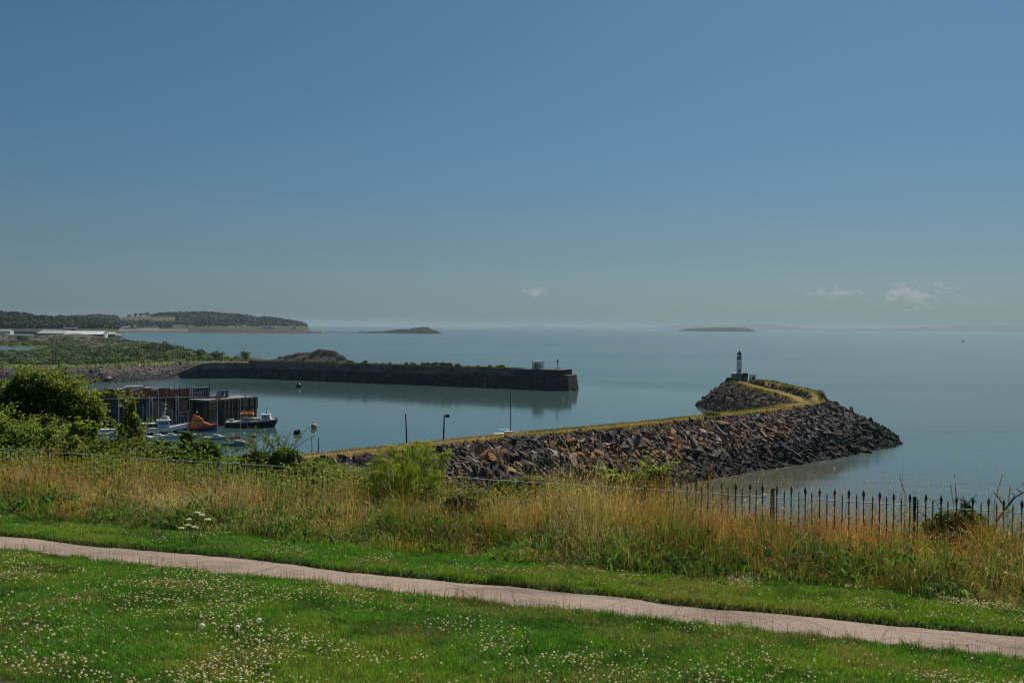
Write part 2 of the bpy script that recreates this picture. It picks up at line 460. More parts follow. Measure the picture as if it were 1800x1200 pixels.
# ------------------------------------------------------------------ grass helpers
def blades(base, h, w, az, lean, c0, c1, segs=2, droop=2.0):
    """bent tapering blades; base (n,3); returns V, tris, C"""
    n = len(base)
    k = 2 * segs + 1
    V = np.zeros((n, k, 3), np.float32); C = np.zeros((n, k, 3), np.float32)
    side = np.stack([-np.sin(az), np.cos(az), np.zeros(n)], -1)
    face = rng.uniform(0, 2 * math.pi, n)
    side = np.stack([np.cos(face), np.sin(face), np.zeros(n)], -1)
    fwd = np.stack([np.cos(az), np.sin(az), np.zeros(n)], -1)
    for s in range(segs + 1):
        t = s / segs
        cen = base + fwd * (lean * h * t ** droop)[:, None]
        cen[:, 2] += h * t * np.sqrt(np.maximum(1 - (lean * t ** (droop - 1)) ** 2 * .6, .15))
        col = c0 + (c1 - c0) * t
        if s < segs:
            ww = (w * (1 - .55 * t) / 2)[:, None]
            V[:, 2 * s] = cen - side * ww; V[:, 2 * s + 1] = cen + side * ww
            C[:, 2 * s] = col; C[:, 2 * s + 1] = col
        else:
            V[:, 2 * s] = cen; C[:, 2 * s] = col
    tr = []
    for s in range(segs):
        a = 2 * s
        if s < segs - 1: tr += [(a, a + 1, a + 3), (a, a + 3, a + 2)]
        else: tr += [(a, a + 1, a + 2)]
    tr = np.array(tr)
    T = (np.arange(n) * k)[:, None, None] + tr[None]
    return V.reshape(-1, 3), T.reshape(-1, 3), C.reshape(-1, 3)

def nz(u, v, scale, seed, oct=2): return np.clip((fbm(u, v, scale, seed, oct) - .26) / .48, 0, 1)

class Soup:
    def __init__(s): s.V = []; s.T = []; s.C = []; s.o = 0
    def add(s, V, T, C):
        s.V.append(V); s.T.append(T + s.o); s.C.append(C); s.o += len(V)
    def build(s, name, mat, parent=None):
        return np_mesh(name, np.concatenate(s.V), np.concatenate(s.T), mat, np.concatenate(s.C), parent)

def jitter(c, n, a=.18, b=.08):
    c = np.asarray(c, float)
    c = np.broadcast_to(c, (n, 3)) * (1 + rng.normal(0, a, (n, 1))) * (1 + rng.normal(0, b, (n, 3)))
    return np.clip(c, .004, .9)

def in_view(X, Y, Z, m=60):
    px, py = project(X, Y, Z)
    return (px > -m) & (px < 1800 + m) & (py > -50) & (py < 1200 + m), px, py

# ------------------------------------------------------------------ lawn
def lawn_patch(u, v): return fbm(u, v, 1.6, 21)
def make_lawn():
    s = Soup()
    # (u range, blades per m2, height)
    for (ua, ub, dens, hh) in ((4.6, 9.35, 7200, .038), (10.3, 13.4, 5600, .045)):
        va, vb = -27, 9
        n = int((ub - ua) * (vb - va) * dens)
        u = rng.uniform(ua, ub, n); v = rng.uniform(va, vb, n)
        X, Y = xy(u, v)
        ok, px, py = in_view(X, Y, EYE - 1.55 - SL * u, 90)
        ok &= ~((u > p_lo(v) + .01) & (u < p_hi(v) - .01))
        # thin with distance
        ok &= rng.random(n) < np.clip((11.0 / Y) ** 1.2, .25, 1)
        u, v, X, Y = u[ok], v[ok], X[ok], Y[ok]; n = len(u)
        Z = ground(u, v)
        pat = lawn_patch(u, v); p2 = fbm(u, v, .45, 31)
        near = np.minimum(np.abs(u - P_LO), np.abs(u - P_HI))
        h = hh * (.55 + .9 * pat) * (.35 + 1.3 * vnoise(u, v, .16, 33)) * rng.uniform(.5, 1.4, n) * (1 + .5 * np.exp(-near / .12))
        h *= np.clip(9 / Y, .9, 1.1)
        w = rng.uniform(.0035, .0065, n) * np.clip(Y / 8, 1, 2.0)
        c1 = jitter((.120, .33, .030), n, .36, .12)
        lime = sstep(.45, .75, pat)[:, None]
        c1 = c1 * (1 - lime) + jitter((.23, .40, .042), n, .3) * lime
        dk = (sstep(.52, .72, 1 - p2) * .7)[:, None]
        c1 = c1 * (1 - dk) + jitter((.05, .15, .028), n, .25) * dk
        dry = (rng.random(n) < (.05 + .14 * (p2 > .6) + .38 * sstep(.66, .92, nz(u, v, .8, 39, 3))))[:, None]
        c1 = np.where(dry, jitter((.36, .31, .13), n, .2), c1)
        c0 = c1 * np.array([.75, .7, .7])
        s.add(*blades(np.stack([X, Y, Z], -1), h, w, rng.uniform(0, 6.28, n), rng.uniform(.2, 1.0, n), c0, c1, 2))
    # stray seed stems on the edge of the path
    n = 2600
    v = rng.uniform(-27, 7, n); u = P_LO - np.abs(rng.normal(0, .16, n)) + .02
    X, Y = xy(u, v)
    c = jitter((.13, .10, .05), n, .25)
    h = rng.uniform(.07, .20, n)
    B = np.stack([X, Y, ground(u, v)], -1); az = rng.uniform(0, 6.28, n); ln = rng.uniform(.05, .4, n)
    s.add(*blades(B, h, np.full(n, .004), az, ln, c, c, 2))
    o = s.build('lawn_grass', M['blade'])
    tag(o, 'short mown green grass on both sides of the path', 'grass', kind='stuff')
make_lawn()

# ------------------------------------------------------------------ clover, dandelions
def ico(r, sub=1):
    bm = bmesh.new(); bmesh.ops.create_icosphere(bm, subdivisions=sub, radius=r)
    V = np.array([v.co[:] for v in bm.verts]); T = np.array([[v.index for v in f.verts] for f in bm.faces]); bm.free()
    return V, T
def make_clover():
    n = 160000
    u = np.concatenate([rng.uniform(4.6, 9.2, n // 2), rng.uniform(10.55, 13.1, n // 2)]); v = rng.uniform(-24, 7, n)
    X, Y = xy(u, v)
    ok, px, py = in_view(X, Y, EYE - 1.55 - SL * u + .06, 10)
    dens = sstep(.46, .72, fbm(u, v, .62, 71)) * (.35 + .65 * vnoise(u, v, 2.6, 77))
    low = u < 10
    # thick on the lower left lawn and the bottom edge, thin under the path
    k = np.where(low, np.interp(px, [0, 500, 800, 1000, 1200, 1800], [1.0, .85, .45, .9, .9, .9]), np.interp(px, [0, 300, 1000, 1450, 1800], [.10, .22, .30, .7, .9]))
    k = k * np.where(low, np.interp(py, [960, 1010, 1090, 1150, 1200], [.35, .6, .85, 1.1, 1.9]), 1.0) * np.where((~low) & (px > 1150), sstep(11.2, 12.2, u) + .3, 1)
    thick = np.exp(-((px - 1180) / 260) ** 2 - ((py - 1185) / 26) ** 2) + .8 * np.exp(-((px - 60) / 120) ** 2 - ((py - 1075) / 22) ** 2)
    ok &= rng.random(n) < (.9 * thick * (.4 + dens) + dens * k * 1.15 + .035 * k)
    u, v, X, Y = u[ok], v[ok], X[ok], Y[ok]; n = len(u)
    Z = ground(u, v) + rng.uniform(.045, .085, n)
    order = np.argsort(Y)
    r = rng.uniform(.0052, .0104, n)
    Vi, Ti = ico(1, 1)
    kind_ = rng.random(n)
    def cols(k):
        top = (np.array([.86, .83, .74]) if kind_[k] < .62 else np.array([.62, .48, .36])) * rng.uniform(.8, 1.08)
        low_ = np.array([.46, .31, .20]) if kind_[k] > .35 else np.array([.55, .52, .36])
        t = np.clip((Vi[:, 2] + .75) / 1.0, 0, 1)[:, None]
        return low_ * (1 - t) + top * t
    mat = mat_leaf('clover_bloom', .45, .8)
    stem_c = np.array([.08, .14, .03])
    def piece(k):
        j = Vi * (1 + .16 * rng.standard_normal((len(Vi), 1))) * np.array([1, 1, .85]) * r[k]
        st = np.array([[-.0012, 0, 0], [.0012, 0, 0], [.0008, .001, 0], [0, 0, 0]])
        h = .07
        sv = np.array([[-.0013, 0, -h], [.0013, 0, -h], [0, 0, 0]])
        V = np.concatenate([j, sv]); T = np.concatenate([Ti, [[len(j), len(j) + 1, len(j) + 2]]])
        return V, T, np.concatenate([cols(k), np.tile(stem_c, (3, 1))])
    s = Soup()
    for q, k in enumerate(order):
        V, T, C = piece(k)
        if q < 300:
            o = np_mesh('clover_flower', V, T, mat, C)
            o.location = (X[k], Y[k], Z[k])
            pink = kind_[k] >= .62
            tag(o, 'browning pinkish clover flower head in the lawn along the bottom of the view' if pink else 'white clover flower head in the lawn along the bottom of the view',
                'flower', 'browning clover flowers in the near lawn' if pink else 'white clover flowers in the near lawn')
        else:
            s.add(V + np.array([X[k], Y[k], Z[k]]), T, C)
    o = s.build('clover_bloom_cover', mat); tag(o, 'white clover in bloom scattered through the lawn further off', 'clover', kind='stuff')
    return n
print('clover', make_clover())

def surf(px, py):
    """point of the cliff-top slope on the line of sight"""
    d = ray(px, py); c = NX * d.x + NY * d.y
    Y = 1.55 / (-d.z - SL * c); X = d.x * Y
    u, v = uv(X, Y)
    return Vector((X, Y, float(ground(u, v))))

def dandelion(px, py, lab):
    p = surf(px, py); t = empty('dandelion_clock', p, 0, lab, 'dandelion', 'dandelion clocks in the lawn')
    MB().tube((0, 0, -.01), (0, 0, .085), .0022, .0018, 5).build('stalk', M['stalk'], t)
    # fluffy seed ball: many fine spokes ending in small stars
    n = 260
    ph = rng.uniform(0, 6.28, n); cz = rng.uniform(-1, 1, n); sz = np.sqrt(1 - cz * cz)
    D = np.stack([sz * np.cos(ph), sz * np.sin(ph), cz], -1); c0 = np.array([0, 0, .10])
    tip = c0 + D * .021
    A = np.cross(D, rng.standard_normal((n, 3))); A /= np.linalg.norm(A, axis=1)[:, None]; Bv = np.cross(D, A)
    V = np.stack([tip + A * .005, tip - A * .003 + Bv * .004, tip - A * .003 - Bv * .004], 1).reshape(-1, 3)
    T = np.arange(3 * n).reshape(n, 3)
    np_mesh('seed_head', V, T, M['blade'], np.full((3 * n, 3), .9), t)
    MB().ball((0, 0, .10), .005, 8).build('seed_core', M['stalk'], t)
M['stalk'] = mat_noise('plant_stalk', (.07, .11, .03), (.13, .15, .05), scale=20)
M['stalk_dry'] = mat_noise('dry_stalk', (.22, .16, .08), (.38, .30, .17), scale=20)
dandelion(355, 1124, 'round white dandelion clock, leftmost of the three in the lawn')
dandelion(455, 1112, 'round white dandelion clock, tallest and nearest the yellow dandelion')
dandelion(417, 1127, 'round white dandelion clock between two others in the lawn')
p = surf(496, 1127)
t = empty('dandelion_flower', p, 0, 'single yellow dandelion flower open in the green lawn', 'dandelion')
MB().tube((0, 0, -.01), (0, 0, .07), .0022, .002, 5).build('stalk', M['stalk'], t)
M['yellow'] = mat_paint('yellow_petal', (.75, .50, .02), .6)
mb = MB()
for k in range(36):
    a = k * 2.4; r_ = .006 + .013 * (k / 36)
    mb.tube((r_ * .3 * math.cos(a), r_ * .3 * math.sin(a), .068), (r_ * math.cos(a), r_ * math.sin(a), .076 - .006 * k / 36), .0022, .0012, 4)
mb.build('petal_head', M['yellow'], t)

# ------------------------------------------------------------------ tall grass
def make_tall():
    s = Soup()
    ua, ub, va, vb = TALL0 - .4, 18.1, -26, 8
    def field(n):
        u = rng.uniform(ua, ub, n); v = rng.uniform(va, vb, n)
        edge = TALL0 + 1.0 * (fbm(v, u * 0, 1.5, 41) - .5) + .3 * (vnoise(v, u * 0, .35, 44) - .5)
        X, Y = xy(u, v)
        ok, px, py = in_view(X, Y, EYE - 1.55 - SL * u + .3, 120)
        ok &= u > edge
        return u[ok], v[ok], X[ok], Y[ok], px[ok], (u - edge)[ok]
    hx = [0, 80, 150, 230, 300, 450, 600, 700, 800, 950, 1040, 1120, 1200, 1300, 1500, 1650, 1720, 1800]
    hy = [.52, .60, .68, .60, .54, .54, .62, .56, .52, .58, .82, .84, .74, .66, .64, .70, .74, .78]
    def hmap(px, e, u, v):
        return np.interp(px, hx, hy) * (.30 + .70 * sstep(0, 1.2, e)) * (.50 + .75 * nz(u, v, .75, 51))
    zx = [0, 90, 160, 230, 340, 450, 560, 640, 800, 900, 1050, 1150, 1280, 1450, 1550, 1650, 1800]
    straw_w = np.array([.36, .36, .26, .38, .52, .46, .44, .22, .25, .36, .50, .48, .20, .14, .14, .16, .20])
    rust_w = np.array([.46, .52, .66, .44, .26, .40, .56, .18, .16, .36, .42, .46, .70, .74, .46, .28, .26])
    def pick(px, u, v, e, n):
        a = np.interp(px, zx, straw_w) * np.clip(1.9 * nz(u, v, .9, 61), .05, 2)
        b = np.interp(px, zx, rust_w) * np.clip(2.0 * nz(u, v, .75, 63), .05, 2)
        k = .14 + .86 * sstep(.1, 1.7, e)
        r_ = rng.random(n)
        return r_ < a * k, (r_ >= a * k) & (r_ < (a + b) * k)
    def colour(px, u, v, e, n):
        st, ru = pick(px, u, v, e, n)
        g = jitter((.15, .26, .038), n, .42, .12)
        gy = (nz(u, v, .7, 65) > .55)[:, None]
        g = np.where(gy, jitter((.31, .33, .065), n, .4), g)
        dk = (nz(u, v, .55, 67) > .68)[:, None]
        g = np.where(dk, jitter((.045, .11, .022), n, .35), g)
        c = np.where(st[:, None], jitter((.70, .52, .30), n, .40, .06), g)
        c = np.where(ru[:, None], jitter((.54, .27, .105), n, .42), c)
        dead = rng.random(n) < .20
        c = np.where(dead[:, None], jitter((.12, .075, .035), n, .3), c)
        return np.clip(c, .01, .8), st, ru
    # leafy undergrowth, bending every way
    u, v, X, Y, px, e = field(250000); n = len(u)
    h = hmap(px, e, u, v) * (.45 + 1.1 * vnoise(u, v, .33, 58)) * rng.uniform(.3, 1.0, n)
    c1, st, ru = colour(px, u, v, e * .55, n)
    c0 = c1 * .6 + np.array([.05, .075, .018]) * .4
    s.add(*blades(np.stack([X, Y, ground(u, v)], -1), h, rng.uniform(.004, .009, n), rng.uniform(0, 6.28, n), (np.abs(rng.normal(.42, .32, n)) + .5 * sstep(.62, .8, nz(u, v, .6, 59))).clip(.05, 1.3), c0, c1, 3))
    # flowering stems in loose tufts of their own height
    u, v, X, Y, px, e = field(150000); n = len(u)
    tuft = nz(u, v, .30, 55)
    thin = rng.random(n) < .25 + .75 * nz(u, v, .5, 56)
    u, v, X, Y, px, e, tuft = u[thin], v[thin], X[thin], Y[thin], px[thin], e[thin], tuft[thin]; n = len(u)
    h = hmap(px, e, u, v) * (.55 + .75 * tuft) * rng.uniform(.65, 1.35, n) * np.where(rng.random(n) < .07, 1.45, 1)
    c1, st, ru = colour(px, u, v, e + .4, n)
    az = 6.28 * vnoise(u, v, 1.5, 57) * 2 + rng.normal(0, .9, n); ln = (np.abs(rng.normal(.28, .24, n)) + .55 * sstep(.62, .8, nz(u, v, .6, 59))).clip(0, 1.2)
    B = np.stack([X, Y, ground(u, v)], -1)
    s.add(*blades(B, h, np.full(n, .0045), az, ln, c1 * .85, c1, 3))
    # seed heads: slim nodding sprays
    head = np.where(st, rng.uniform(.05, .11, n), np.where(ru, rng.uniform(.05, .10, n), rng.uniform(.03, .07, n)))
    fwd = np.stack([np.cos(az), np.sin(az), np.zeros(n)], -1)
    for q in range(6):
        t = 1 - head / h * (q / 5) * .95
        cen = B + fwd * (ln * h * t ** 2)[:, None]
        cen[:, 2] += h * t * np.sqrt(np.maximum(1 - (ln * t) ** 2 * .6, .15))
        a = az + rng.normal(0, 1.2, n)
        L = head * rng.uniform(.22, .40, n)
        hc = np.where(st[:, None], jitter((.76, .57, .34), n, .36, .06), np.where(ru[:, None], jitter((.60, .29, .125), n, .40), jitter((.32, .29, .10), n, .35)))
        keep = rng.random(n) < np.where(st | ru, .85, .5)
        s.add(*blades(cen[keep], L[keep], (L * .20 + .002)[keep], a[keep], rng.uniform(.3, 1.1, n)[keep], hc[keep], hc[keep], 2))
    # broad-leaved weeds growing up through it
    K = 360
    u, v, X, Y, px, e = field(K * 3); K = len(u); mm = 70
    idx = np.repeat(np.arange(K), mm); m_ = len(idx)
    hh = np.minimum(hmap(px, e, u, v), .5) * rng.uniform(.5, 1.0, K)
    rr = rng.uniform(.10, .26, K)
    B = np.stack([X + 0 * u, Y, ground(u, v)], -1)[idx] + np.stack([rng.normal(0, 1, m_) * rr[idx], rng.normal(0, 1, m_) * rr[idx], rng.uniform(0, 1, m_) * hh[idx]], -1)
    c = jitter((.10, .20, .036), m_, .4)
    s.add(*blades(B, rng.uniform(.06, .16, m_), rng.uniform(.018, .04, m_), rng.uniform(0, 6.28, m_), rng.uniform(.4, 1.3, m_), c, c, 2))
    o = s.build('tall_grass', M['dry'])
    tag(o, 'tall unmown grass gone to straw and rust brown seed', 'grass', kind='stuff')
make_tall()

# ------------------------------------------------------------------ iron fence
def vpx(px, u):
    d = ray(px, 850); Y = u / (NX * d.x + NY); return NY * d.x * Y - NX * Y
RAIL_Z = EYE - 2.69
def fence_pt(v, z): X, Y = xy(FENCE_U, v); return Vector((X, Y, z))
def make_fence():
    v0 = vpx(1360, FENCE_U)
    gap = .2193
    base_z = EYE - 1.55 - SL * FENCE_U
    org = fence_pt(v0, base_z)
    rz = math.atan2(-NX, NY)
    root = empty('iron_fence', org, rz, 'old green iron railing with spear tips along the cliff edge behind the tall grass', 'fence')
    rail = RAIL_Z - base_z
    # meshes in the frame of the fence: x runs along it
    def tall():
        m = MB().tube((0, 0, -.15), (0, 0, rail + .075), .0105, .0105, 8)
        m.lathe([(.0105, rail + .06), (.019, rail + .075), (.013, rail + .085), (.024, rail + .115), (.021, rail + .135), (.002, rail + .195)], n=8)
        return m
    def short():
        m = MB().tube((0, 0, -.15), (0, 0, rail + .065), .0095, .0095, 8)
        m.lathe([(.0095, rail + .06), (.011, rail + .075), (.0015, rail + .125)], n=8)
        return m
    def plain():
        return MB().tube((0, 0, -.15), (0, 0, rail - .006), .0085, .0085, 8)
    first = {}
    n_ind = 0
    rest = MB()
    # 0 is the thick post at px 1360; order from the nearest end
    ks = list(range(34, -190, -1))
    for k in ks:
        x = (k + .5) * gap / 2
        v = v0 + x
        if v > 7.5 or v < -19.8: continue
        tallp = k % 2 == 0
        if k % 19 == 18 and False: continue
        tilt = random.gauss(0, .008)
        px, py = project(*fence_pt(v, RAIL_Z))
        if n_ind < 100 and px < 1830:
            key = 'plain' if px < 1185 else ('tall' if tallp else 'short')
            if key not in first:
                o = {'tall': tall, 'short': short, 'plain': plain}[key]().build('picket', M['fence'], root); first[key] = o
            else:
                o = first[key].copy(); COL.objects.link(o); o.parent = root
            o.location = (x, 0, random.gauss(0, .004)); o.rotation_euler = (random.gauss(0, .012), tilt, random.uniform(0, 1))
            if key == 'short': o['label'] = 'short plain pointed picket'
            n_ind += 1
        else:
            m = plain() if px < 1185 else (tall() if tallp else short())
            rest.add([(a + x, b, c) for a, b, c in m.v], m.f)
    o = rest.build('picket', M['fence'], root); o['kind'] = 'stuff'
    # posts every nine and a half gaps or so
    fp = None
    for k in range(-9, 4):
        x = k * 2.09
        v = v0 + x
        if v < -19.8 or v > 7.5: continue
        low = project(*fence_pt(v, RAIL_Z))[0] < 1150
        if fp is None:
            m = MB().tube((0, 0, -.2), (0, 0, rail + .10), .025, .025, 10)
            m.lathe([(.025, rail + .09), (.029, rail + .10), (.028, rail + .12), (.02, rail + .145), (.008, rail + .155)], n=10)
            fp = o = m.build('post', M['fence'], root, True)
        else:
            o = fp.copy(); COL.objects.link(o); o.parent = root
        o.location = (x, 0, -.10 if low else 0); o.rotation_euler = (random.gauss(0, .012), random.gauss(0, .012), 0)
    for zz, nm in ((rail, 'rail'), (.14, 'rail')):
        m = MB()
        xs = np.arange(-19.8 - v0, 7.5 - v0 + .01, 1.045)
        for a, b in zip(xs[:-1], xs[1:]):
            m.box(((a + b) / 2, 0, zz + .006 * math.sin(a * 1.7)), (b - a + .004, .030, .010))
        m.build(nm, M['fence_rail'], root)
make_fence()
# ------------------------------------------------------------------ leafy plants
def leaf_quads(cen, nrm, size, col, aspect=.55):
    n = len(cen)
    nrm = nrm / np.maximum(np.linalg.norm(nrm, axis=1), 1e-6)[:, None]
    a = np.cross(nrm, rng.standard_normal((n, 3))); a /= np.maximum(np.linalg.norm(a, axis=1), 1e-6)[:, None]
    b = np.cross(nrm, a)
    L = size[:, None] * .5; Wd = size[:, None] * .5 * aspect
    bend = nrm * (size * .12)[:, None]
    V = np.stack([cen - a * L, cen + b * Wd + bend, cen + a * L, cen - b * Wd + bend], 1)
    T = np.arange(4 * n).reshape(n, 4)
    C = np.repeat(col, 4, axis=0)
    return V.reshape(-1, 3), T, C

def blob_points(blobs, n):
    """points spread through a union of ellipsoids, crowded towards the rims; returns points and outward directions"""
    vol = np.array([b[3] * b[4] * b[5] for b in blobs]) ** .75
    idx = rng.choice(len(blobs), n, p=vol / vol.sum())
    B = np.array(blobs)[idx]
    d = rng.standard_normal((n, 3)); d /= np.linalg.norm(d, axis=1)[:, None]
    r = rng.uniform(0, 1, n) ** .33 * 1.05
    r = np.where(rng.random(n) < .6, rng.normal(.93, .09, n), r)
    return B[:, :3] + d * B[:, 3:6] * r[:, None], d, idx

def bush(name, root, blobs, nleaf, size, cols, shoots=0, shoot_len=.5, mat='leaf', part='foliage', stem=True, thin=0.0, flowers=None):
    """blobs: (x,y,z,rx,ry,rz) in the local frame of root"""
    # every blob gets ragged little sub-clumps so that the outline is broken
    sub = []
    for b in blobs:
        k = max(6, int(10 * (b[3] * b[5]) ** .5 * 2))
        for _ in range(k):
            d = rng.standard_normal(3); d /= np.linalg.norm(d)
            q = rng.uniform(.22, .42)
            c = np.array(b[:3]) + d * np.array(b[3:6]) * rng.uniform(.55, .95)
            sub.append((*c, b[3] * q, b[4] * q, b[5] * q * .9))
        sub.append((b[0], b[1], b[2], b[3] * .8, b[4] * .8, b[5] * .8))
    cen, d, idx = blob_points(sub, nleaf)
    if thin:
        g = fbm(cen[:, 0] * 1.0 + cen[:, 1], cen[:, 2], .35, 91)
        ok = g > thin; cen, d, idx = cen[ok], d[ok], idx[ok]
    n = len(cen)
    nr = d * .5 + rng.standard_normal((n, 3)) * .6 + np.array([0, 0, .7])
    cols = np.asarray(cols, float)
    per = rng.uniform(0, 1, len(sub))          # each clump leans to one of the hues
    t = np.clip(per[idx] + rng.normal(0, .22, n), 0, 1)[:, None]
    col = (cols[0] * (1 - t) + cols[1] * t) * (1 + rng.normal(0, .18, (n, 1)))
    if len(cols) > 2:
        x = rng.random(n) < .10
        col[x] = cols[2] * (1 + rng.normal(0, .15, (x.sum(), 1)))
    col = np.clip(col, .004, .8)
    sz = size * rng.uniform(.55, 1.25, n)
    V, T, C = leaf_quads(cen, nr, sz, col)
    Vs, Ts, Cs, o = [V], [T], [C], len(V)
    mb = MB()
    for _ in range(shoots):
        b = blobs[rng.integers(len(blobs))]
        a = rng.uniform(0, 6.28)
        p0 = np.array([b[0] + b[3] * .6 * math.cos(a), b[1] + b[4] * .6 * math.sin(a), b[2] + b[5] * .6])
        L = shoot_len * rng.uniform(.5, 1.2)
        dr = np.array([math.cos(a) * .5, math.sin(a) * .5, 1.0]) + rng.normal(0, .25, 3); dr /= np.linalg.norm(dr)
        sag = np.array([math.cos(a), math.sin(a), -.4]) * .25
        pts = [p0 + dr * L * q + sag * L * q * q for q in np.linspace(0, 1, 5)]
        mb.path(pts, [.008, .007, .006, .004, .002], 4)
        k = int(26 * L / .5)
        q = rng.uniform(.15, 1.0, k)[:, None]
        c2 = p0 + dr * L * q + sag * L * q * q + rng.normal(0, size * .6, (k, 3))
        V, T, C = leaf_quads(c2, rng.standard_normal((k, 3)) + np.array([0, 0, .8]), size * rng.uniform(.6, 1.1, k), np.clip(cols[1] * (1 + rng.normal(0, .2, (k, 1))), .004, .8))
        Vs.append(V); Ts.append(T + o); Cs.append(C); o += len(V)
    np_mesh(part, np.concatenate(Vs), np.concatenate(Ts), M[mat], np.concatenate(Cs), root)
    if stem:
        z0 = min(b[2] - b[5] for b in blobs) - .3
        lo_ = min(z0, -.2)
        for b in blobs[:6]:
            tip = Vector((b[0], b[1], b[2] + b[5] * .5)); base = Vector((0, 0, lo_))
            mid = base.lerp(tip, .5) + Vector((random.uniform(-.1, .1), random.uniform(-.1, .1), 0))
            mb.path([base, mid, tip], [.05, .032, .010], 6)
        mb.build('stem', M['bark'], root)

def img_bush(name, label, boxes, Y, nleaf, size, cols, group=None, cat='bush', depth=.8, **kw):
    """boxes: (px0, py0, px1, py1) of each lobe of the crown, standing at distance Y"""
    blobs = []
    x0 = min(b[0] for b in boxes); x1 = max(b[2] for b in boxes); yb = max(b[3] for b in boxes)
    foot = at((x0 + x1) / 2, yb, Y)
    u, v = uv(foot.x, foot.y)
    gz = float(ground(u, v))
    root = empty(name, (foot.x, foot.y, gz), 0, label, cat, group)
    for b in boxes:
        c = at((b[0] + b[2]) / 2, (b[1] + b[3]) / 2, Y)
        rx = (b[2] - b[0]) / 2 / F * Y; rz_ = (b[3] - b[1]) / 2 / F * Y
        blobs.append((c.x - foot.x, rng.uniform(-.25, .25) * depth * rx, c.z - gz, rx, rx * depth, rz_))
    bush(name, root, blobs, nleaf, size, cols, **kw)
    return root

G_DARK = [(.040, .085, .014), (.085, .14, .020), (.16, .19, .03)]
G_MID = [(.075, .14, .020), (.155, .22, .028), (.24, .26, .05)]
G_LIGHT = [(.11, .20, .022), (.25, .33, .034), (.32, .32, .08)]
G_OLIVE = [(.11, .17, .028), (.25, .29, .045), (.32, .25, .10)]
G_HAW = [(.065, .12, .016), (.22, .27, .03), (.20, .14, .045)]

img_bush('hawthorn_tree', 'big rounded dark green hawthorn above the quay, at the left edge', [(-85, 656, 168, 870), (-40, 668, 50, 750), (22, 646, 112, 720), (85, 664, 160, 750), (125, 690, 184, 746), (-85, 690, 10, 800)], 36, 90000, .14, G_HAW, cat='tree', shoots=40, shoot_len=.5)
img_bush('bramble_bush', 'yellow green bramble mound below the hawthorn, at the left end of the railing', [(-60, 715, 30, 800), (5, 738, 85, 812), (60, 752, 130, 815)], 26, 26000, .085, G_LIGHT, shoots=24, shoot_len=.5)
img_bush('sycamore_sapling', 'bright light green sapling in front of the hawthorn', [(120, 738, 160, 790), (135, 745, 172, 800), (112, 755, 150, 800)], 25, 9000, .10, G_LIGHT, shoots=10, shoot_len=.35)
img_bush('bramble_bush', 'olive bramble thicket behind the railing below the white dinghies', [(90, 768, 160, 830), (140, 770, 215, 835), (180, 775, 240, 830)], 24.5, 24000, .075, G_OLIVE, shoots=24, shoot_len=.45)
img_bush('elder_bush', 'upright olive green bush with sparse top in front of the quay wall', [(205, 745, 262, 830), (215, 722, 252, 780), (222, 700, 240, 750)], 25, 10500, .085, G_OLIVE, shoots=18, shoot_len=.5, thin=.42)
img_bush('ivy_bush', 'dense dark green bush hiding the lower hulls of the moored boats', [(255, 775, 320, 840), (300, 768, 360, 838), (340, 770, 392, 835)], 24, 30000, .075, G_DARK, shoots=20, shoot_len=.3)
img_bush('blackthorn_bush', 'low dark green thicket with a loose top left of the fennel', [(425, 790, 490, 845), (470, 785, 540, 850), (520, 800, 600, 850)], 22, 26000, .07, G_DARK, shoots=10, shoot_len=.22)
img_bush('wild_rose', 'arching loose wild rose sprays rising before the harbour water', [(470, 782, 525, 830), (440, 790, 480, 830)], 21.5, 4500, .06, G_MID, shoots=24, shoot_len=.55, thin=.3)
img_bush('privet_bush', 'mid green bush on the cliff edge just left of the fennel', [(560, 812, 620, 865), (600, 820, 665, 868), (530, 808, 590, 860)], 20, 20000, .06, G_MID, shoots=0)
img_bush('buckthorn_bush', 'low green scrub behind the railing right of the fennel', [(860, 840, 930, 880), (905, 832, 965, 880), (955, 845, 1010, 885)], 18.6, 12000, .055, G_MID, shoots=8, shoot_len=.2)
img_bush('maple_sapling', 'bright yellow green leafy sapling behind the railing below the breakwater rocks', [(1055, 828, 1110, 880), (1095, 824, 1150, 880), (1130, 818, 1175, 872)], 18.2, 13000, .085, G_LIGHT, shoots=16, shoot_len=.3)
img_bush('ivy_bush', 'small dark bush poking through the railing near the dead branch', [(1636, 893, 1690, 935), (1668, 888, 1726, 935), (1688, 877, 1708, 905), (1620, 905, 1700, 960), (1660, 900, 1745, 960)], 15.3, 11000, .05, G_DARK, shoots=10, shoot_len=.2)
img_bush('dock_plant', 'dark leafy weed clump at the foot of the fennel in the straw grass', [(775, 862, 830, 935), (805, 870, 845, 930)], 16.4, 9000, .06, [(.02, .07, .015), (.05, .12, .02)], cat='plant', shoots=10, shoot_len=.25)
img_bush('mallow_plant', 'low dark green leafy clump in the right-hand grass under the dead branch', [(1655, 930, 1705, 1000), (1680, 940, 1725, 1010)], 14.4, 5000, .05, [(.02, .06, .02), (.045, .10, .025)], cat='plant', shoots=6, shoot_len=.25)
img_bush('nettle_patch', 'dark green nettle clump low in the straw grass left of the fennel', [(380, 880, 430, 950), (400, 890, 450, 960)], 16.2, 4000, .05, [(.03, .07, .02), (.07, .12, .03)], cat='plant', shoots=6, shoot_len=.25)

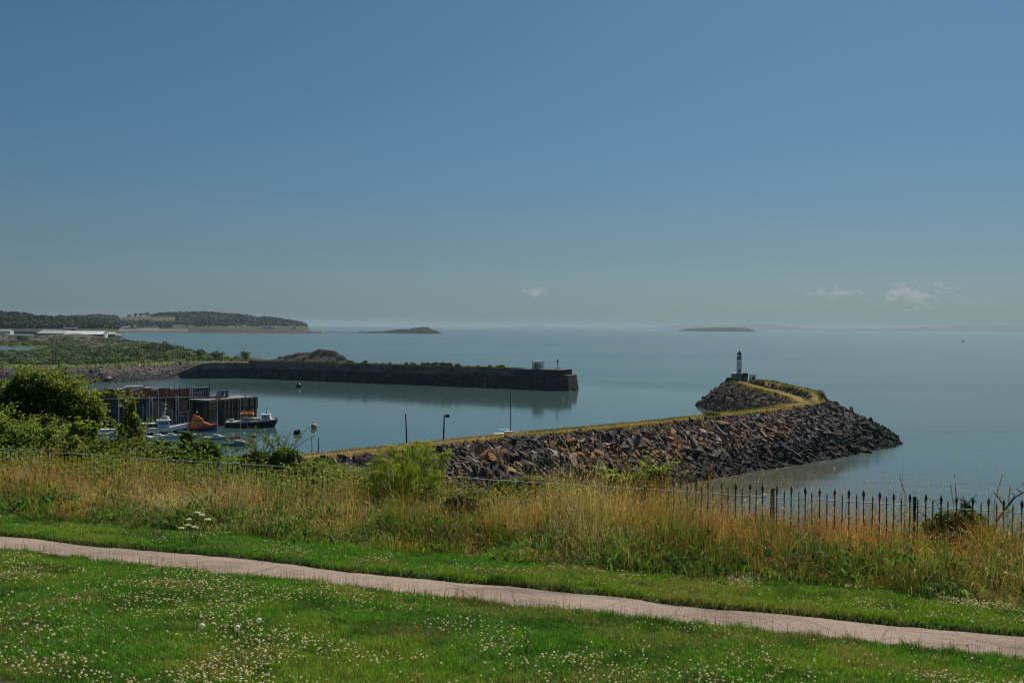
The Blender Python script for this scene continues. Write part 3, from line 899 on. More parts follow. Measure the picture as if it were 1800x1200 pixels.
# low leafy cover on the scrub shelf and just behind the railing
def undergrowth():
    s = Soup()
    def cover(n, u, v, hmax, size, cols, pxmax):
        X, Y = xy(u, v); z = ground(u, v)
        ok, px, py = in_view(X, Y, z + .4, 120); ok &= (px < pxmax)
        X, Y, z = X[ok], Y[ok], z[ok]; m = len(X)
        hm = hmax * (.25 + 1.1 * fbm(X, Y, 1.6, 101))
        t = rng.uniform(0, 1, m) ** .6
        hm = hm * (1 - .62 * sstep(20, 26, uv(X, Y)[0]))
        if pxmax < 600: hm = hm * (1 - .75 * sstep(400, pxmax, px[ok]))
        cen = np.stack([X, Y, z + hm * t], -1)
        k = np.clip(fbm(X, Y, 1.1, 103) * 1.6 - .3 + rng.normal(0, .2, m), 0, 1)[:, None]
        c = (np.array(cols[0]) * (1 - k) + np.array(cols[1]) * k) * (1 + rng.normal(0, .2, (m, 1)))
        o_ = rng.random(m) < .07; c[o_] = np.array(cols[2]) * rng.uniform(.8, 1.2)
        V, T, C = leaf_quads(cen, rng.normal(0, .6, (m, 3)) + np.array([0, 0, .8]), size * rng.uniform(.6, 1.3, m), np.clip(c, .004, .8))
        s.add(V, np.concatenate([T[:, :3], T[:, [0, 2, 3]]]), C)
    n = 150000
    cover(n, 16.7 + 30 * rng.random(n) ** 1.3, rng.uniform(-42, -4, n), 1.45, .085, G_MID, 545)
    n = 40000
    cover(n, rng.uniform(16.6, 18.6, n), rng.uniform(-16, -1, n), .80, .055, G_OLIVE, 1150)
    n = 26000
    cover(n, rng.uniform(15.4, 16.5, n), rng.uniform(-21, -3, n), 1.0, .05, G_OLIVE, 1040)
    n = 30000
    cover(n, rng.uniform(16.8, 20.5, n), rng.uniform(-12, -5, n), .62, .06, G_OLIVE, 860)
    o = s.build('undergrowth', M['leaf']); tag(o, 'tangled green undergrowth behind the railing on the cliff edge', 'undergrowth', kind='stuff')
undergrowth()

# fennel: many upright stems, feathery green, flat yellow umbels on top
def umbel(root, name, c, r, col, tilt=0.0, n=46, mat='leaf', fl=.012):
    """a flat-topped spray of tiny florets on rays"""
    a = rng.uniform(0, 6.28, n); q = np.sqrt(rng.uniform(0, 1, n)) * r
    cen = np.stack([c[0] + q * np.cos(a), c[1] + q * np.sin(a), c[2] + .02 - .35 * q * q / r + rng.normal(0, .004, n) + tilt * q * np.cos(a)], -1)
    V, T, C = leaf_quads(cen, rng.normal(0, .25, (n, 3)) + np.array([0, 0, 1]), fl * rng.uniform(.8, 1.4, n), np.clip(np.array(col) * (1 + rng.normal(0, .1, (n, 1))), 0, .85), .95)
    k = 10; aa = np.arange(k) * 6.283 / k
    V2 = []; 
    for t in aa:
        e = np.array([c[0] + r * .8 * math.cos(t), c[1] + r * .8 * math.sin(t), c[2] + .005])
        s_ = np.array([-math.sin(t), math.cos(t), 0]) * .0015
        V2 += [np.array(c) - np.array([0, 0, .05]) - s_, np.array(c) - np.array([0, 0, .05]) + s_, e + s_, e - s_]
    V2 = np.array(V2); T2 = np.arange(len(V2)).reshape(-1, 4)
    C2 = np.tile([.09, .13, .03], (len(V2), 1))
    return np_mesh(name, np.concatenate([V, V2]), np.concatenate([T, T2 + len(V)]), M[mat], np.concatenate([C, C2]), root)

def make_fennel():
    f = surf(712, 925)
    root = empty('fennel_plant', f, 0, 'tall bushy fennel with yellow flower heads standing in the grass against the breakwater', 'plant')
    n = 46
    stems = MB()
    S = Soup(); Yd = f.y
    tops = []
    want = [(690, 784), (735, 775), (753, 776), (672, 808), (716, 782), (760, 790), (775, 798), (700, 800), (742, 802), (662, 797), (783, 797), (650, 815), (728, 795), (708, 790)]
    for k in range(n):
        if k < len(want):
            w = at(want[k][0], want[k][1], Yd + rng.uniform(-.5, .5)); tip = np.array(w - f)
        else:
            px = rng.uniform(645, 790); py = 812 + abs(px - 715) * .3 + rng.uniform(0, 70)
            tip = np.array(at(px, py, Yd + rng.uniform(-.6, .6)) - f)
        b = np.array([tip[0] * .35 + rng.normal(0, .08), tip[1] * .35, -.05])
        pts = [b + (tip - b) * q + np.array([tip[0], tip[1], 0]) * (-.12) * math.sin(q * math.pi) for q in np.linspace(0, 1, 5)]
        stems.path(pts, [.009, .008, .006, .005, .003], 5)
        tops.append(tip)
    # feathery tufts filling the body of the plant
    K = 2300; m = 24
    q = rng.uniform(0, 1, K)
    pxk = 712 + rng.normal(0, 34, K) * (.75 + .35 * q); pyk = 905 - q * (905 - np.interp(np.abs(pxk - 712), [0, 60, 90], [792, 812, 850]))
    ti = rng.integers(len(tops), size=K); tp_ = np.array(tops)[ti]; q = rng.uniform(.02, .97, K) ** .8
    b0 = np.stack([tp_[:, 0] * .35, tp_[:, 1] * .35, np.full(K, -.05)], -1)
    cl = b0 + (tp_ - b0) * q[:, None] + rng.normal(0, .06, (K, 3)) * np.array([1, 1, .6])
    hue = np.clip(q + rng.normal(0, .25, K), 0, 1)
    idx = np.repeat(np.arange(K), m); M_ = K * m
    c = np.stack([.085 + .20 * hue, .17 + .19 * hue, .018 + .012 * hue], -1)[idx] * (1 + rng.normal(0, .25, (M_, 1)))
    S.add(*blades(cl[idx] + rng.normal(0, .02, (M_, 3)), rng.uniform(.05, .14, M_), np.full(M_, .0065), rng.uniform(0, 6.28, M_), rng.uniform(.1, 1.5, M_), np.clip(c, .01, .7), np.clip(c, .01, .7), 2, 1.2))
    stems.build('stem', M['stalk'], root)
    S.build('foliage', M['leaf'], root)
    for k, tp in enumerate(tops[:26]):
        umbel(root, 'flower_head', tp, rng.uniform(.05, .085), (.55, .47, .03), n=60, fl=.014)
make_fennel()

def carrot(pts, label):
    f = surf(sum(p[0] for p in pts) / len(pts), max(p[1] for p in pts) + 28)
    root = empty('wild_carrot', f, 0, label, 'flower', 'white wild carrot flowers in the long grass')
    st = MB()
    for (px, py, r) in pts:
        t = np.array(at(px, py, f.y - .12 + rng.uniform(-.15, .15)) - f)
        st.path([(0, 0, -.05), (t[0] * .8, t[1] * .8, t[2] * .6), tuple(t)], [.005, .004, .003], 5)
        umbel(root, 'flower_head', t, r, (.80, .80, .74), tilt=rng.uniform(-.15, .15), n=130, fl=.013)
    st.build('stem', M['stalk'], root)
carrot([(347, 902, .04), (355, 906, .042), (332, 914, .036), (366, 914, .042), (331, 924, .04), (343, 927, .044), (319, 929, .036)], 'cluster of seven flat white wild carrot heads at the front of the straw grass')
for px, py, r, lab in [(26, 808, .07, 'single wide white wild carrot head before the railing at the left edge'),
                       (226, 824, .055, 'white wild carrot head before a railing post, leftmost of a loose group of three'),
                       (241, 826, .06, 'white wild carrot head before the railing, middle of a loose group of three'),
                       (275, 823, .05, 'white wild carrot head before the railing, rightmost of a loose group of three'),
                       (452, 838, .05, 'lone white wild carrot head among pale straw before the dark thicket'),
                       (1345, 869, .05, 'white flower head beside the thick railing post before open water'),
                       (1310, 880, .045, 'white flower head low against the railing left of the thick post'),
                       (1376, 893, .045, 'white flower head low among rust stems right of the thick post'),
                       (1598, 905, .045, 'white flower head at the foot of the right-hand railing post')]:
    carrot([(px, py, r)], lab)

# tall dead stalks standing above the grass on the right, and the dead branch
def stalk(px0, py0, px1, py1, Y, label):
    a = at(px0, py0, Y); b = at(px1, py1, Y)
    u, v = uv(a.x, a.y); g = Vector((a.x, a.y, float(ground(u, v))))
    root = empty('dry_stalk', g, 0, label, 'plant', 'tall dry stalks above the railing')
    p = [Vector((0, 0, -.05)), (a - g) * .6, a - g, b - g]
    MB().path(p, [.006, .005, .004, .002], 5).build('stem', M['stalk_dry'], root)
    n = 70; q = rng.uniform(.05, 1, n)[:, None]
    c = np.array(a - g) * (1 - q) + np.array(b - g) * q + rng.normal(0, .006, (n, 3))
    S = Soup(); cc = jitter((.36, .28, .17), n, .2)
    S.add(*blades(c, rng.uniform(.025, .05, n), np.full(n, .006), rng.uniform(0, 6.28, n), rng.uniform(.1, .6, n), cc, cc, 2))
    S.build('seed_head', M['dry'], root)
stalk(1591, 868, 1581, 838, 15, 'bent pale dry stalk above the railing, left of the other tall stalks')
stalk(1676, 890, 1671, 852, 15, 'short dark dry stalk beside a taller one above the small dark bush')
stalk(1682, 890, 1678, 834, 15, 'tallest dark dry stalk, upright above the small dark bush')
stalk(1748, 880, 1762, 836, 14.5, 'pale feathery stalk leaning right above the dead branch')
stalk(1772, 885, 1776, 856, 14.5, 'thin pale stalk standing inside the fork of the dead branch')
def dead_branch():
    Y = 15.0
    g = at(1745, 985, Y); u, v = uv(g.x, g.y); g.z = float(ground(u, v))
    root = empty('dead_branch', g, 0, 'bare forked dead branch leaning over the right end of the railing', 'branch')
    L = lambda px, py, dy=0: at(px, py, Y + dy) - g
    m = MB()
    m.path([Vector((0, 0, -.1)), L(1752, 915), L(1768, 893), L(1783, 874), L(1800, 864, .1), L(1822, 845, .2)], [.022, .02, .018, .014, .012, .006], 7)
    m.path([L(1768, 893), L(1759, 880), L(1752, 870), L(1745, 864)], [.012, .010, .008, .004], 6)
    m.path([L(1752, 870), L(1758, 874), L(1764, 872)], [.006, .005, .003], 5)
    m.path([L(1783, 874), L(1782, 868), L(1776, 866)], [.008, .006, .003], 5)
    m.path([L(1796, 866, .1), L(1789, 860), L(1785, 857)], [.008, .006, .003], 5)
    m.path([L(1762, 901), L(1778, 896), L(1786, 891)], [.008, .006, .003], 5)
    m.path([L(1757, 909), L(1768, 906), L(1776, 902)], [.007, .005, .003], 5)
    m.path([L(1805, 860, .1), L(1801, 852, .1), L(1796, 848)], [.008, .006, .003], 5)
    m.build('limb', M['deadwood'], root)
dead_branch()

# ------------------------------------------------------------------ the sea
def mat_sea():
    m, nt, out = new_mat('sea_water')
    b = N(nt, 'ShaderNodeBsdfPrincipled')
    tc = N(nt, 'ShaderNodeTexCoord')
    def nz(scale, stretch, detail=3, rough=.5, dist=0):
        mp = N(nt, 'ShaderNodeMapping'); mp.inputs['Scale'].default_value = stretch
        nt.links.new(tc.outputs['Object'], mp.inputs[0])
        n = N(nt, 'ShaderNodeTexNoise'); n.inputs['Scale'].default_value = scale; n.inputs['Detail'].default_value = detail
        n.inputs['Roughness'].default_value = rough; n.inputs['Distortion'].default_value = dist
        nt.links.new(mp.outputs[0], n.inputs['Vector']); return n.outputs['Fac']
    streak = nz(.004, (.35, 1.0, 1), 5, .6, 1.0)
    slick = ramp(nt, streak, [(.42, (0, 0, 0)), (.58, (1, 1, 1))])
    col = mix_rgb(nt, slick, SEA_C1, SEA_C2)
    # olive disc at the breakwater foot: turbid water plus painted-in dark rock reflection
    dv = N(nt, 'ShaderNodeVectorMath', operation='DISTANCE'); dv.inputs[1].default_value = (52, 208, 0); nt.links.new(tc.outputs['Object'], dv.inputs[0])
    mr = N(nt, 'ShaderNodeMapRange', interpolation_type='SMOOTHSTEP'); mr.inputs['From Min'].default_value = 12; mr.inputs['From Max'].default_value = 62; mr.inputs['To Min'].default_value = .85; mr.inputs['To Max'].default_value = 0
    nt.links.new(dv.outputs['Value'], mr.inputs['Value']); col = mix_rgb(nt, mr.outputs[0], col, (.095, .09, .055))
    nt.links.new(col, b.inputs['Base Color'])
    b.inputs['IOR'].default_value = 1.333
    rr = N(nt, 'ShaderNodeMapRange'); rr.inputs['To Min'].default_value = .10; rr.inputs['To Max'].default_value = .24
    nt.links.new(slick, rr.inputs['Value']); pass
    ripple = nz(.55, (1, 1.6, 1), 4, .6); swell = nz(.07, (.5, 1.4, 1), 3, .5)
    mid = nz(.20, (.5, 1.7, 1), 3, .55)
    ad0 = N(nt, 'ShaderNodeMath', operation='MULTIPLY_ADD'); ad0.inputs[1].default_value = 2.6
    nt.links.new(mid, ad0.inputs[0]); nt.links.new(ripple, ad0.inputs[2]); ripple = ad0.outputs[0]
    ad = N(nt, 'ShaderNodeMath', operation='MULTIPLY_ADD'); ad.inputs[1].default_value = 5.5
    nt.links.new(swell, ad.inputs[0]); nt.links.new(ripple, ad.inputs[2])
    st = N(nt, 'ShaderNodeMapRange'); st.inputs['To Min'].default_value = .10; st.inputs['To Max'].default_value = .48
    nt.links.new(slick, st.inputs['Value'])
    # sheltered, glassier water inside the harbour and along the rocks
    calm = None
    for c_, r0, r1 in (((-62, 410, 0), 120, 230), ((46, 214, 0), 22, 70)):
        dv = N(nt, 'ShaderNodeVectorMath', operation='DISTANCE'); dv.inputs[1].default_value = c_; nt.links.new(tc.outputs['Object'], dv.inputs[0])
        mr = N(nt, 'ShaderNodeMapRange', interpolation_type='SMOOTHSTEP'); mr.inputs['From Min'].default_value = r0; mr.inputs['From Max'].default_value = r1
        mr.inputs['To Min'].default_value = .13; mr.inputs['To Max'].default_value = 1.0; nt.links.new(dv.outputs['Value'], mr.inputs['Value'])
        if calm is None: calm = mr.outputs[0]
        else:
            mm_ = N(nt, 'ShaderNodeMath', operation='MULTIPLY'); nt.links.new(calm, mm_.inputs[0]); nt.links.new(mr.outputs[0], mm_.inputs[1]); calm = mm_.outputs[0]
    stm = N(nt, 'ShaderNodeMath', operation='MULTIPLY'); nt.links.new(st.outputs[0], stm.inputs[0]); nt.links.new(calm, stm.inputs[1])
    lane = ramp(nt, nz(.014, (.10, 1.0, 1), 4, .6, .6), [(.50, (.30, .30, .30)), (.58, (.75, .75, .75)), (.64, (1.3, 1.3, 1.3)), (.70, (.7, .7, .7))])
    st2 = N(nt, 'ShaderNodeMath', operation='MULTIPLY'); nt.links.new(stm.outputs[0], st2.inputs[0]); nt.links.new(lane, st2.inputs[1]); stm = st2
    rm = N(nt, 'ShaderNodeMapRange'); rm.inputs['From Min'].default_value = .2; rm.inputs['To Min'].default_value = .07; rm.inputs['To Max'].default_value = .2
    nt.links.new(calm, rm.inputs['Value']); nt.links.new(rm.outputs[0], b.inputs['Roughness'])
    bp = N(nt, 'ShaderNodeBump'); bp.inputs['Distance'].default_value = .35
    nt.links.new(stm.outputs[0], bp.inputs['Strength'])
    nt.links.new(ad.outputs[0], bp.inputs['Height']); nt.links.new(bp.outputs[0], b.inputs['Normal'])
    nt.links.new(b.outputs[0], out.inputs[0]); return m
SEA_C1, SEA_C2 = (.066, .108, .098), (.050, .098, .094)
# one sheet, finer near the shore
xs = np.unique(np.concatenate([np.linspace(-30000, -2000, 8), np.linspace(-2000, 2000, 21), np.linspace(2000, 30000, 8)]))
ys = np.unique(np.concatenate([np.linspace(-30000, -500, 6), np.linspace(-500, 3000, 16), np.linspace(3000, 30000, 8)]))
Xg, Yg = np.meshgrid(xs, ys, indexing='ij'); i = np.arange(Xg.size).reshape(Xg.shape)
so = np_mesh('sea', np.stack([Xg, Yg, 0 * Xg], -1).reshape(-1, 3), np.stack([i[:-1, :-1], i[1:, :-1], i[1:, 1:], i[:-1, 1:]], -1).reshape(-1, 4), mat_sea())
tag(so, kind='structure', label='calm grey blue tidal water of the channel and harbour', cat='sea')
# ------------------------------------------------------------------ the breakwater
CREST = 10.6
_c = [Vector((-125, 62, 0)), Vector((-62, 131, 0))]
_c += [P(px, py, CREST) for px, py in ((600, 797.5), (900, 765.5), (1100, 747.5), (1250, 731.5), (1360, 719), (1425, 708.5))]
_c += [Vector(p + (0,)) for p in ((91.2, 312), (92.3, 335), (92.6, 360), (93, 385), (93, 409))]
BW = np.array([(p.x, p.y) for p in _c])
bw_half = np.array([3, 3, 3, 3, 3, 3, 3.2, 4.2, 5.8, 6.2, 5.6, 4.8, 4.5])
bw_out = np.array([13, 13, 13, 13, 13.6, 14.4, 17, 19.5, 20.5, 16, 14, 13, 12.5])
bw_in = np.array([11, 11, 11, 11, 11, 11, 11, 11, 10.5, 10, 10, 10.5, 12.5])
def bw_dist(X, Y):
    best = np.full(X.shape, 1e9); hw = np.zeros(X.shape); ro = np.zeros(X.shape); side = np.zeros(X.shape); par = np.zeros(X.shape)
    for k in range(len(BW) - 1):
        a, b = BW[k], BW[k + 1]; d = b - a; L2 = d @ d
        t = np.clip(((X - a[0]) * d[0] + (Y - a[1]) * d[1]) / L2, 0, 1)
        ex, ey = X - a[0] - t * d[0], Y - a[1] - t * d[1]
        q = np.hypot(ex, ey)
        cr = d[0] * ey - d[1] * ex            # < 0 on the seaward (right-hand) side
        m = q < best
        best = np.where(m, q, best)
        hw = np.where(m, bw_half[k] * (1 - t) + bw_half[k + 1] * t, hw)
        out = bw_out[k] * (1 - t) + bw_out[k + 1] * t; inn = bw_in[k] * (1 - t) + bw_in[k + 1] * t
        sg = np.where(cr < 0, 1.0, 0.0)
        ro = np.where(m, np.where(cr < 0, out, inn), ro)
        side = np.where(m, np.where(cr < 0, 1, -1), side)
        par = np.where(m, k + t, par)
    return best, hw, ro, side, par
def bw_height(X, Y):
    d, hw, ro, side, par = bw_dist(X, Y)
    over = d - hw
    z = CREST - np.clip(over, 0, None) / ro * CREST
    z = z + np.where(over < 0, .12 * (fbm(X, Y, 3, 7) - .5), .9 * (fbm(X, Y, 3.5, 9) - .5))
    # the raised seaward bank on the outer leg
    off = d * side
    bank = sstep(7.3, 7.9, par) * (1 - sstep(11.0, 11.6, par)) * sstep(.3, 1.3, off) * (1 - sstep(0, 2, over))
    z = z + 1.5 * bank
    return z, d, hw, side, par
gx = np.arange(-130, 135, 1.0); gy = np.arange(55, 430, 1.0)
Xg, Yg = np.meshgrid(gx, gy, indexing='ij')
Zg, Dg, Hg, Sg, Pg = bw_height(Xg, Yg)
idx = np.arange(Xg.size).reshape(Xg.shape)
quads = np.stack([idx[:-1, :-1], idx[1:, :-1], idx[1:, 1:], idx[:-1, 1:]], -1).reshape(-1, 4)
Zf = Zg.ravel(); top = (Dg - Hg).ravel() < .4
keepz = (Zf[quads] > -1.0).any(1); istop = top[quads].all(1)
V = np.stack([Xg, Yg, np.maximum(Zg, -.7)], -1).reshape(-1, 3)
def sub_mesh(name, q, mat, parent):
    un, inv = np.unique(q, return_inverse=True)
    return np_mesh(name, V[un], inv.reshape(q.shape), mat, parent=parent, smooth=True)
def mat_crest():
    m, nt, out = new_mat('dry_crest_turf')
    b = N(nt, 'ShaderNodeBsdfPrincipled'); b.inputs['Roughness'].default_value = .95; b.inputs['Specular IOR Level'].default_value = .1
    f1 = noise_tex(nt, .22, 5); f2 = noise_tex(nt, 1.5, 5)
    c = ramp(nt, f1, [(.35, (.12, .115, .04)), (.5, (.26, .20, .08)), (.68, (.34, .25, .13))])
    c = mix_rgb(nt, .45, c, ramp(nt, f2, [(.3, (.07, .07, .025)), (.7, (.30, .22, .10))]))
    nt.links.new(c, b.inputs['Base Color']); nt.links.new(b.outputs[0], out.inputs[0]); return m
bw = empty('breakwater', (0, 0, 0), 0, 'long curved rubble breakwater with a dry grass crest, bending out to the lighthouse', 'breakwater')
sub_mesh('rubble_core', quads[keepz & ~istop], M['core'], bw)
sub_mesh('crest', quads[keepz & istop], mat_crest(), bw)

def clumps(pos, rad, hgt, per, size, cols, var=.2):
    """leafy heaps: pos (n,3) base points"""
    n = len(pos)
    idx = np.repeat(np.arange(n), per); m = len(idx)
    d = rng.standard_normal((m, 3)); d[:, 2] = np.abs(d[:, 2]) * .9 - .12; d /= np.linalg.norm(d, axis=1)[:, None]
    r = rng.uniform(.55, 1.08, m)
    cen = pos[idx] + np.stack([d[:, 0] * rad[idx] * r, d[:, 1] * rad[idx] * r, d[:, 2] * hgt[idx] * r], -1)
    nr = d + rng.normal(0, .45, (m, 3)) + np.array([0, 0, .35])
    t = rng.random(n)[idx][:, None]
    c = (cols[0] * (1 - t) + cols[1] * t) * (1 + rng.normal(0, var, (m, 1)))
    return leaf_quads(cen, nr, size * rng.uniform(.6, 1.3, m) * np.sqrt(rad[idx] / rad.mean()), np.clip(c, .004, .6), .8)

# grass along the crest
def crest_grass():
    n = 60000
    par = rng.uniform(1.5, 12, n); k = par.astype(int); t = par - k
    a, b = BW[k], BW[k + 1]
    d = b - a; L = np.hypot(d[:, 0], d[:, 1]); nrm = np.stack([d[:, 1], -d[:, 0]], -1) / L[:, None]
    hw = bw_half[k] * (1 - t) + bw_half[k + 1] * t
    r = rng.uniform(-1, 1, n); r = np.where(rng.random(n) < .6, np.sign(r) * rng.uniform(.70, 1.14, n), r)
    p = a + d * t[:, None] + nrm * (r * hw)[:, None]
    X, Y = p[:, 0], p[:, 1]
    z, dd, h2, sd, pr = bw_height(X, Y)
    # a trodden path along the middle stays bare on the outer leg
    off = dd * sd
    path = (pr > 6.5) & (off > -3.6) & (off < .1)
    ok = ~path | (rng.random(n) < .25); ok &= (pr < 11.8)
    X, Y, z, pr, off = X[ok], Y[ok], z[ok], pr[ok], off[ok]; n = len(X)
    g = fbm(X, Y, 6, 15)
    c = jitter((.42, .30, .12), n, .22)
    gr_ = (g > .56)[:, None]; c = np.where(gr_, jitter((.22, .21, .055), n, .22), c)
    dkb = ((pr > 7.3) & (off > .2) & (off < 1.8))[:, None]
    c = np.where(dkb, jitter((.06, .062, .022), n, .25), c)
    s = Soup()
    s.add(*blades(np.stack([X, Y, z - .05], -1), rng.uniform(.2, .62, n), rng.uniform(.05, .12, n), rng.uniform(0, 6.28, n), rng.uniform(.1, .7, n), c * .75, c, 2))
    o = s.build('dry_crest_grass', M['dry']); tag(o, 'golden dry grass growing along the breakwater crest', 'grass', kind='stuff')
crest_grass()
def bank_scrub():
    n = 150
    par = rng.uniform(7.5, 11.3, n); k = par.astype(int); t = par - k
    a, b = BW[k], BW[k + 1]; d = b - a; L = np.hypot(d[:, 0], d[:, 1]); nrm = np.stack([d[:, 1], -d[:, 0]], -1) / L[:, None]
    p = a + d * t[:, None] + nrm * rng.uniform(.1, 1.5, n)[:, None]
    z = bw_height(p[:, 0], p[:, 1])[0]
    V, T, C = clumps(np.stack([p[:, 0], p[:, 1], z - .5], -1), rng.uniform(.6, 1.2, n), rng.uniform(.9, 1.5, n), 60, .4, (np.array([.035, .05, .018]), np.array([.07, .08, .028])))
    o = np_mesh('bank_scrub', V, T, M['far_leaf'], C); tag(o, 'dark scrub along the bank beside the path to the lighthouse', 'scrub', kind='stuff')
    # a few dark tufts on the seaward skyline
    n = 26
    par = rng.uniform(7.2, 10.6, n); k = par.astype(int); t = par - k
    a, b = BW[k], BW[k + 1]; d = b - a; L = np.hypot(d[:, 0], d[:, 1]); nrm = np.stack([d[:, 1], -d[:, 0]], -1) / L[:, None]
    hw = bw_half[k] * (1 - t) + bw_half[k + 1] * t
    p = a + d * t[:, None] + nrm * (hw * rng.uniform(.8, 1.05, n))[:, None]
    z = bw_height(p[:, 0], p[:, 1])[0]
    proto = None
    for x, y, zz in zip(p[:, 0], p[:, 1], z):
        if proto is None:
            V, T, C = clumps(np.array([[0, 0, 0.]]), np.array([.8]), np.array([.7]), 70, .4, (np.array([.03, .05, .015]), np.array([.06, .075, .025])))
            o = proto = np_mesh('crest_tuft', V, T, M['far_leaf'], C); tag(o, 'dark tuft of scrub along the seaward skyline of the breakwater bend', 'shrub', 'scrub tufts on the breakwater skyline')
        else: o = proto.copy(); COL.objects.link(o)
        o.location = (x, y, zz - .1); o.rotation_euler = (0, 0, rng.uniform(0, 6)); o.scale = (rng.uniform(.6, 1.5),) * 2 + (rng.uniform(.5, 1.3),)

bank_scrub()
# rocks -------------------------------------------------------------
def rock_shape(seed):
    r = np.random.default_rng(seed)
    pts = r.uniform(-1, 1, (13, 3)); pts /= np.abs(pts).max(1)[:, None] ** .75
    pts *= np.array([1, r.uniform(.5, .8), r.uniform(.28, .55)])
    bm = bmesh.new()
    for p in pts: bm.verts.new(p)
    res = bmesh.ops.convex_hull(bm, input=bm.verts)
    for v in [v for v in bm.verts if not v.link_faces]: bm.verts.remove(v)
    bmesh.ops.triangulate(bm, faces=bm.faces); bm.verts.ensure_lookup_table(); bm.verts.index_update()
    V = np.array([v.co[:] for v in bm.verts]); T = np.array([[v.index for v in f.verts] for f in bm.faces]); bm.free()
    return V, T
ROCKS = [rock_shape(100 + k) for k in range(24)]
def rock_frame(n, tang):
    """rotation with local z on n and local x on the tangent"""
    n = n / np.linalg.norm(n); x = tang - n * (tang @ n); x /= np.linalg.norm(x); y = np.cross(n, x)
    return np.stack([x, y, n], 1)
def unshare(V, T, C):
    """separate triangles so that every facet keeps a crisp edge and its own colour"""
    return V[T].reshape(-1, 3), np.arange(T.size).reshape(-1, 3), C
def breakwater_rocks():
    n = 190000
    X = rng.uniform(-60, 130, n); Y = rng.uniform(130, 428, n)
    z, d, hw, side, par = bw_height(X, Y)
    over = d - hw
    ok = (z > -.6) & (over > -.1) & (par > 1.5)
    out = (side > 0) | (par > 11.99)
    # inner side shows only on the outer leg
    ok &= out | (par > 6.6)
    dens = np.where(out & (par < 8.5), .82, np.where(par >= 11.5, .6, .5))
    ok &= rng.random(n) < dens
    X, Y, z, d, side, par, over = X[ok], Y[ok], z[ok], d[ok], side[ok], par[ok], over[ok]; n = len(X)
    e = .5
    gz = np.stack([(bw_height(X + e, Y)[0] - bw_height(X - e, Y)[0]) / (2 * e), (bw_height(X, Y + e)[0] - bw_height(X, Y - e)[0]) / (2 * e)], -1)
    size = np.exp(rng.normal(-.76, .50, n)).clip(.2, 1.4)
    size *= np.where(par > 8.5, .8, 1.0) * np.where((over < 1.6) & (size > .4), .65, 1.0)
    px, py = project(X, Y, z)
    patch = fbm(X, Y, 16, 23)
    data = []
    for i in range(n):
        N_ = np.array([-gz[i, 0] * 1.0, -gz[i, 1] * 1.0, 1.0]) + rng.normal(0, .45, 3)
        down = np.array([-gz[i, 0], -gz[i, 1], -(gz[i] @ gz[i])])
        down = down / (np.linalg.norm(down) + 1e-6)
        tg = down + rng.normal(0, .75, 3)
        Rm = rock_frame(N_, tg)
        Vr, Tr = ROCKS[rng.integers(len(ROCKS))]
        s = size[i]
        asp = np.array([rng.uniform(1.0, 1.75), 1, rng.uniform(.65, 1.15)])
        Vw = (Vr * asp * s) @ Rm.T
        p = rng.random(); hfrac = z[i] / CREST
        warm = (.38 < hfrac < .93) and px[i] < 1390
        if warm and p < .10 + .95 * max(0, patch[i] - .46) * (1.6 if px[i] > 790 else .6): kind_ = 'rusty brown'; c = np.array([.30, .165, .075]) * rng.uniform(.5, 1.25)
        elif p > .955: kind_ = 'pale'; c = np.array([.42, .38, .34]) * rng.uniform(.7, 1.15)
        elif p > .68: kind_ = 'mid grey'; c = np.array([.155, .14, .13]) * rng.uniform(.6, 1.3)
        elif p > .46: kind_ = 'brown'; c = np.array([.160, .120, .092]) * rng.uniform(.7, 1.2)
        else: kind_ = 'dark slate'; c = np.array([.078, .074, .076]) * rng.uniform(.5, 1.5)
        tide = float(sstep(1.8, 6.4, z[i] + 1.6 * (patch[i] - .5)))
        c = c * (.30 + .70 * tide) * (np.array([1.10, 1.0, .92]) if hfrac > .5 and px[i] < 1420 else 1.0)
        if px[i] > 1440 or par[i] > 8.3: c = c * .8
        band = 'just under the grassy crest' if hfrac > .72 else ('halfway down the seaward slope' if hfrac > .32 else 'near the waterline')
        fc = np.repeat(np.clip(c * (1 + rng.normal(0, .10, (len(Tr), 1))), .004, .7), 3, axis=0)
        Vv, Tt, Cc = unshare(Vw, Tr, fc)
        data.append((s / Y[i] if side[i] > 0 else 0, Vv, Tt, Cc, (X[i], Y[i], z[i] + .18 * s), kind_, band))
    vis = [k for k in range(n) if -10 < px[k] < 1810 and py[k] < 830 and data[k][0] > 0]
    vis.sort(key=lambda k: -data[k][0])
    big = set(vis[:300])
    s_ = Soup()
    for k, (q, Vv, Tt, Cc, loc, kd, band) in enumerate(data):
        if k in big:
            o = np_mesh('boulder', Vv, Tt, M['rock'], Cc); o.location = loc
            tag(o, f'large {kd} angular boulder {band} of the curved breakwater', 'boulder', f'large {kd} boulders {band}')
        else: s_.add(Vv + np.array(loc), Tt, Cc)
    o = s_.build('rubble', M['rock']); tag(o, 'dark angular rubble armouring both sides of the breakwater', 'rubble', kind='stuff')
    print('rocks', n)
breakwater_rocks()
# clump of green on the inner edge of the crest, where the near leg hides the harbour
def crest_bush(px, py, w, h, label):
    p = P(px, py, CREST); root = empty('crest_shrub', p, 0, label, 'bush', 'bushes on the breakwater crest')
    sc = p.y / F
    bush('b', root, [(0, 0, h * sc * .45, w * sc / 2, w * sc * .35, h * sc * .55), (w * sc * .25, .3, h * sc * .35, w * sc * .3, w * sc * .3, h * sc * .4)], 900, .35, G_MID, mat='far_leaf', stem=True)
crest_bush(1253, 731, 26, 9, 'small green bush on the near crest of the breakwater below the lighthouse')

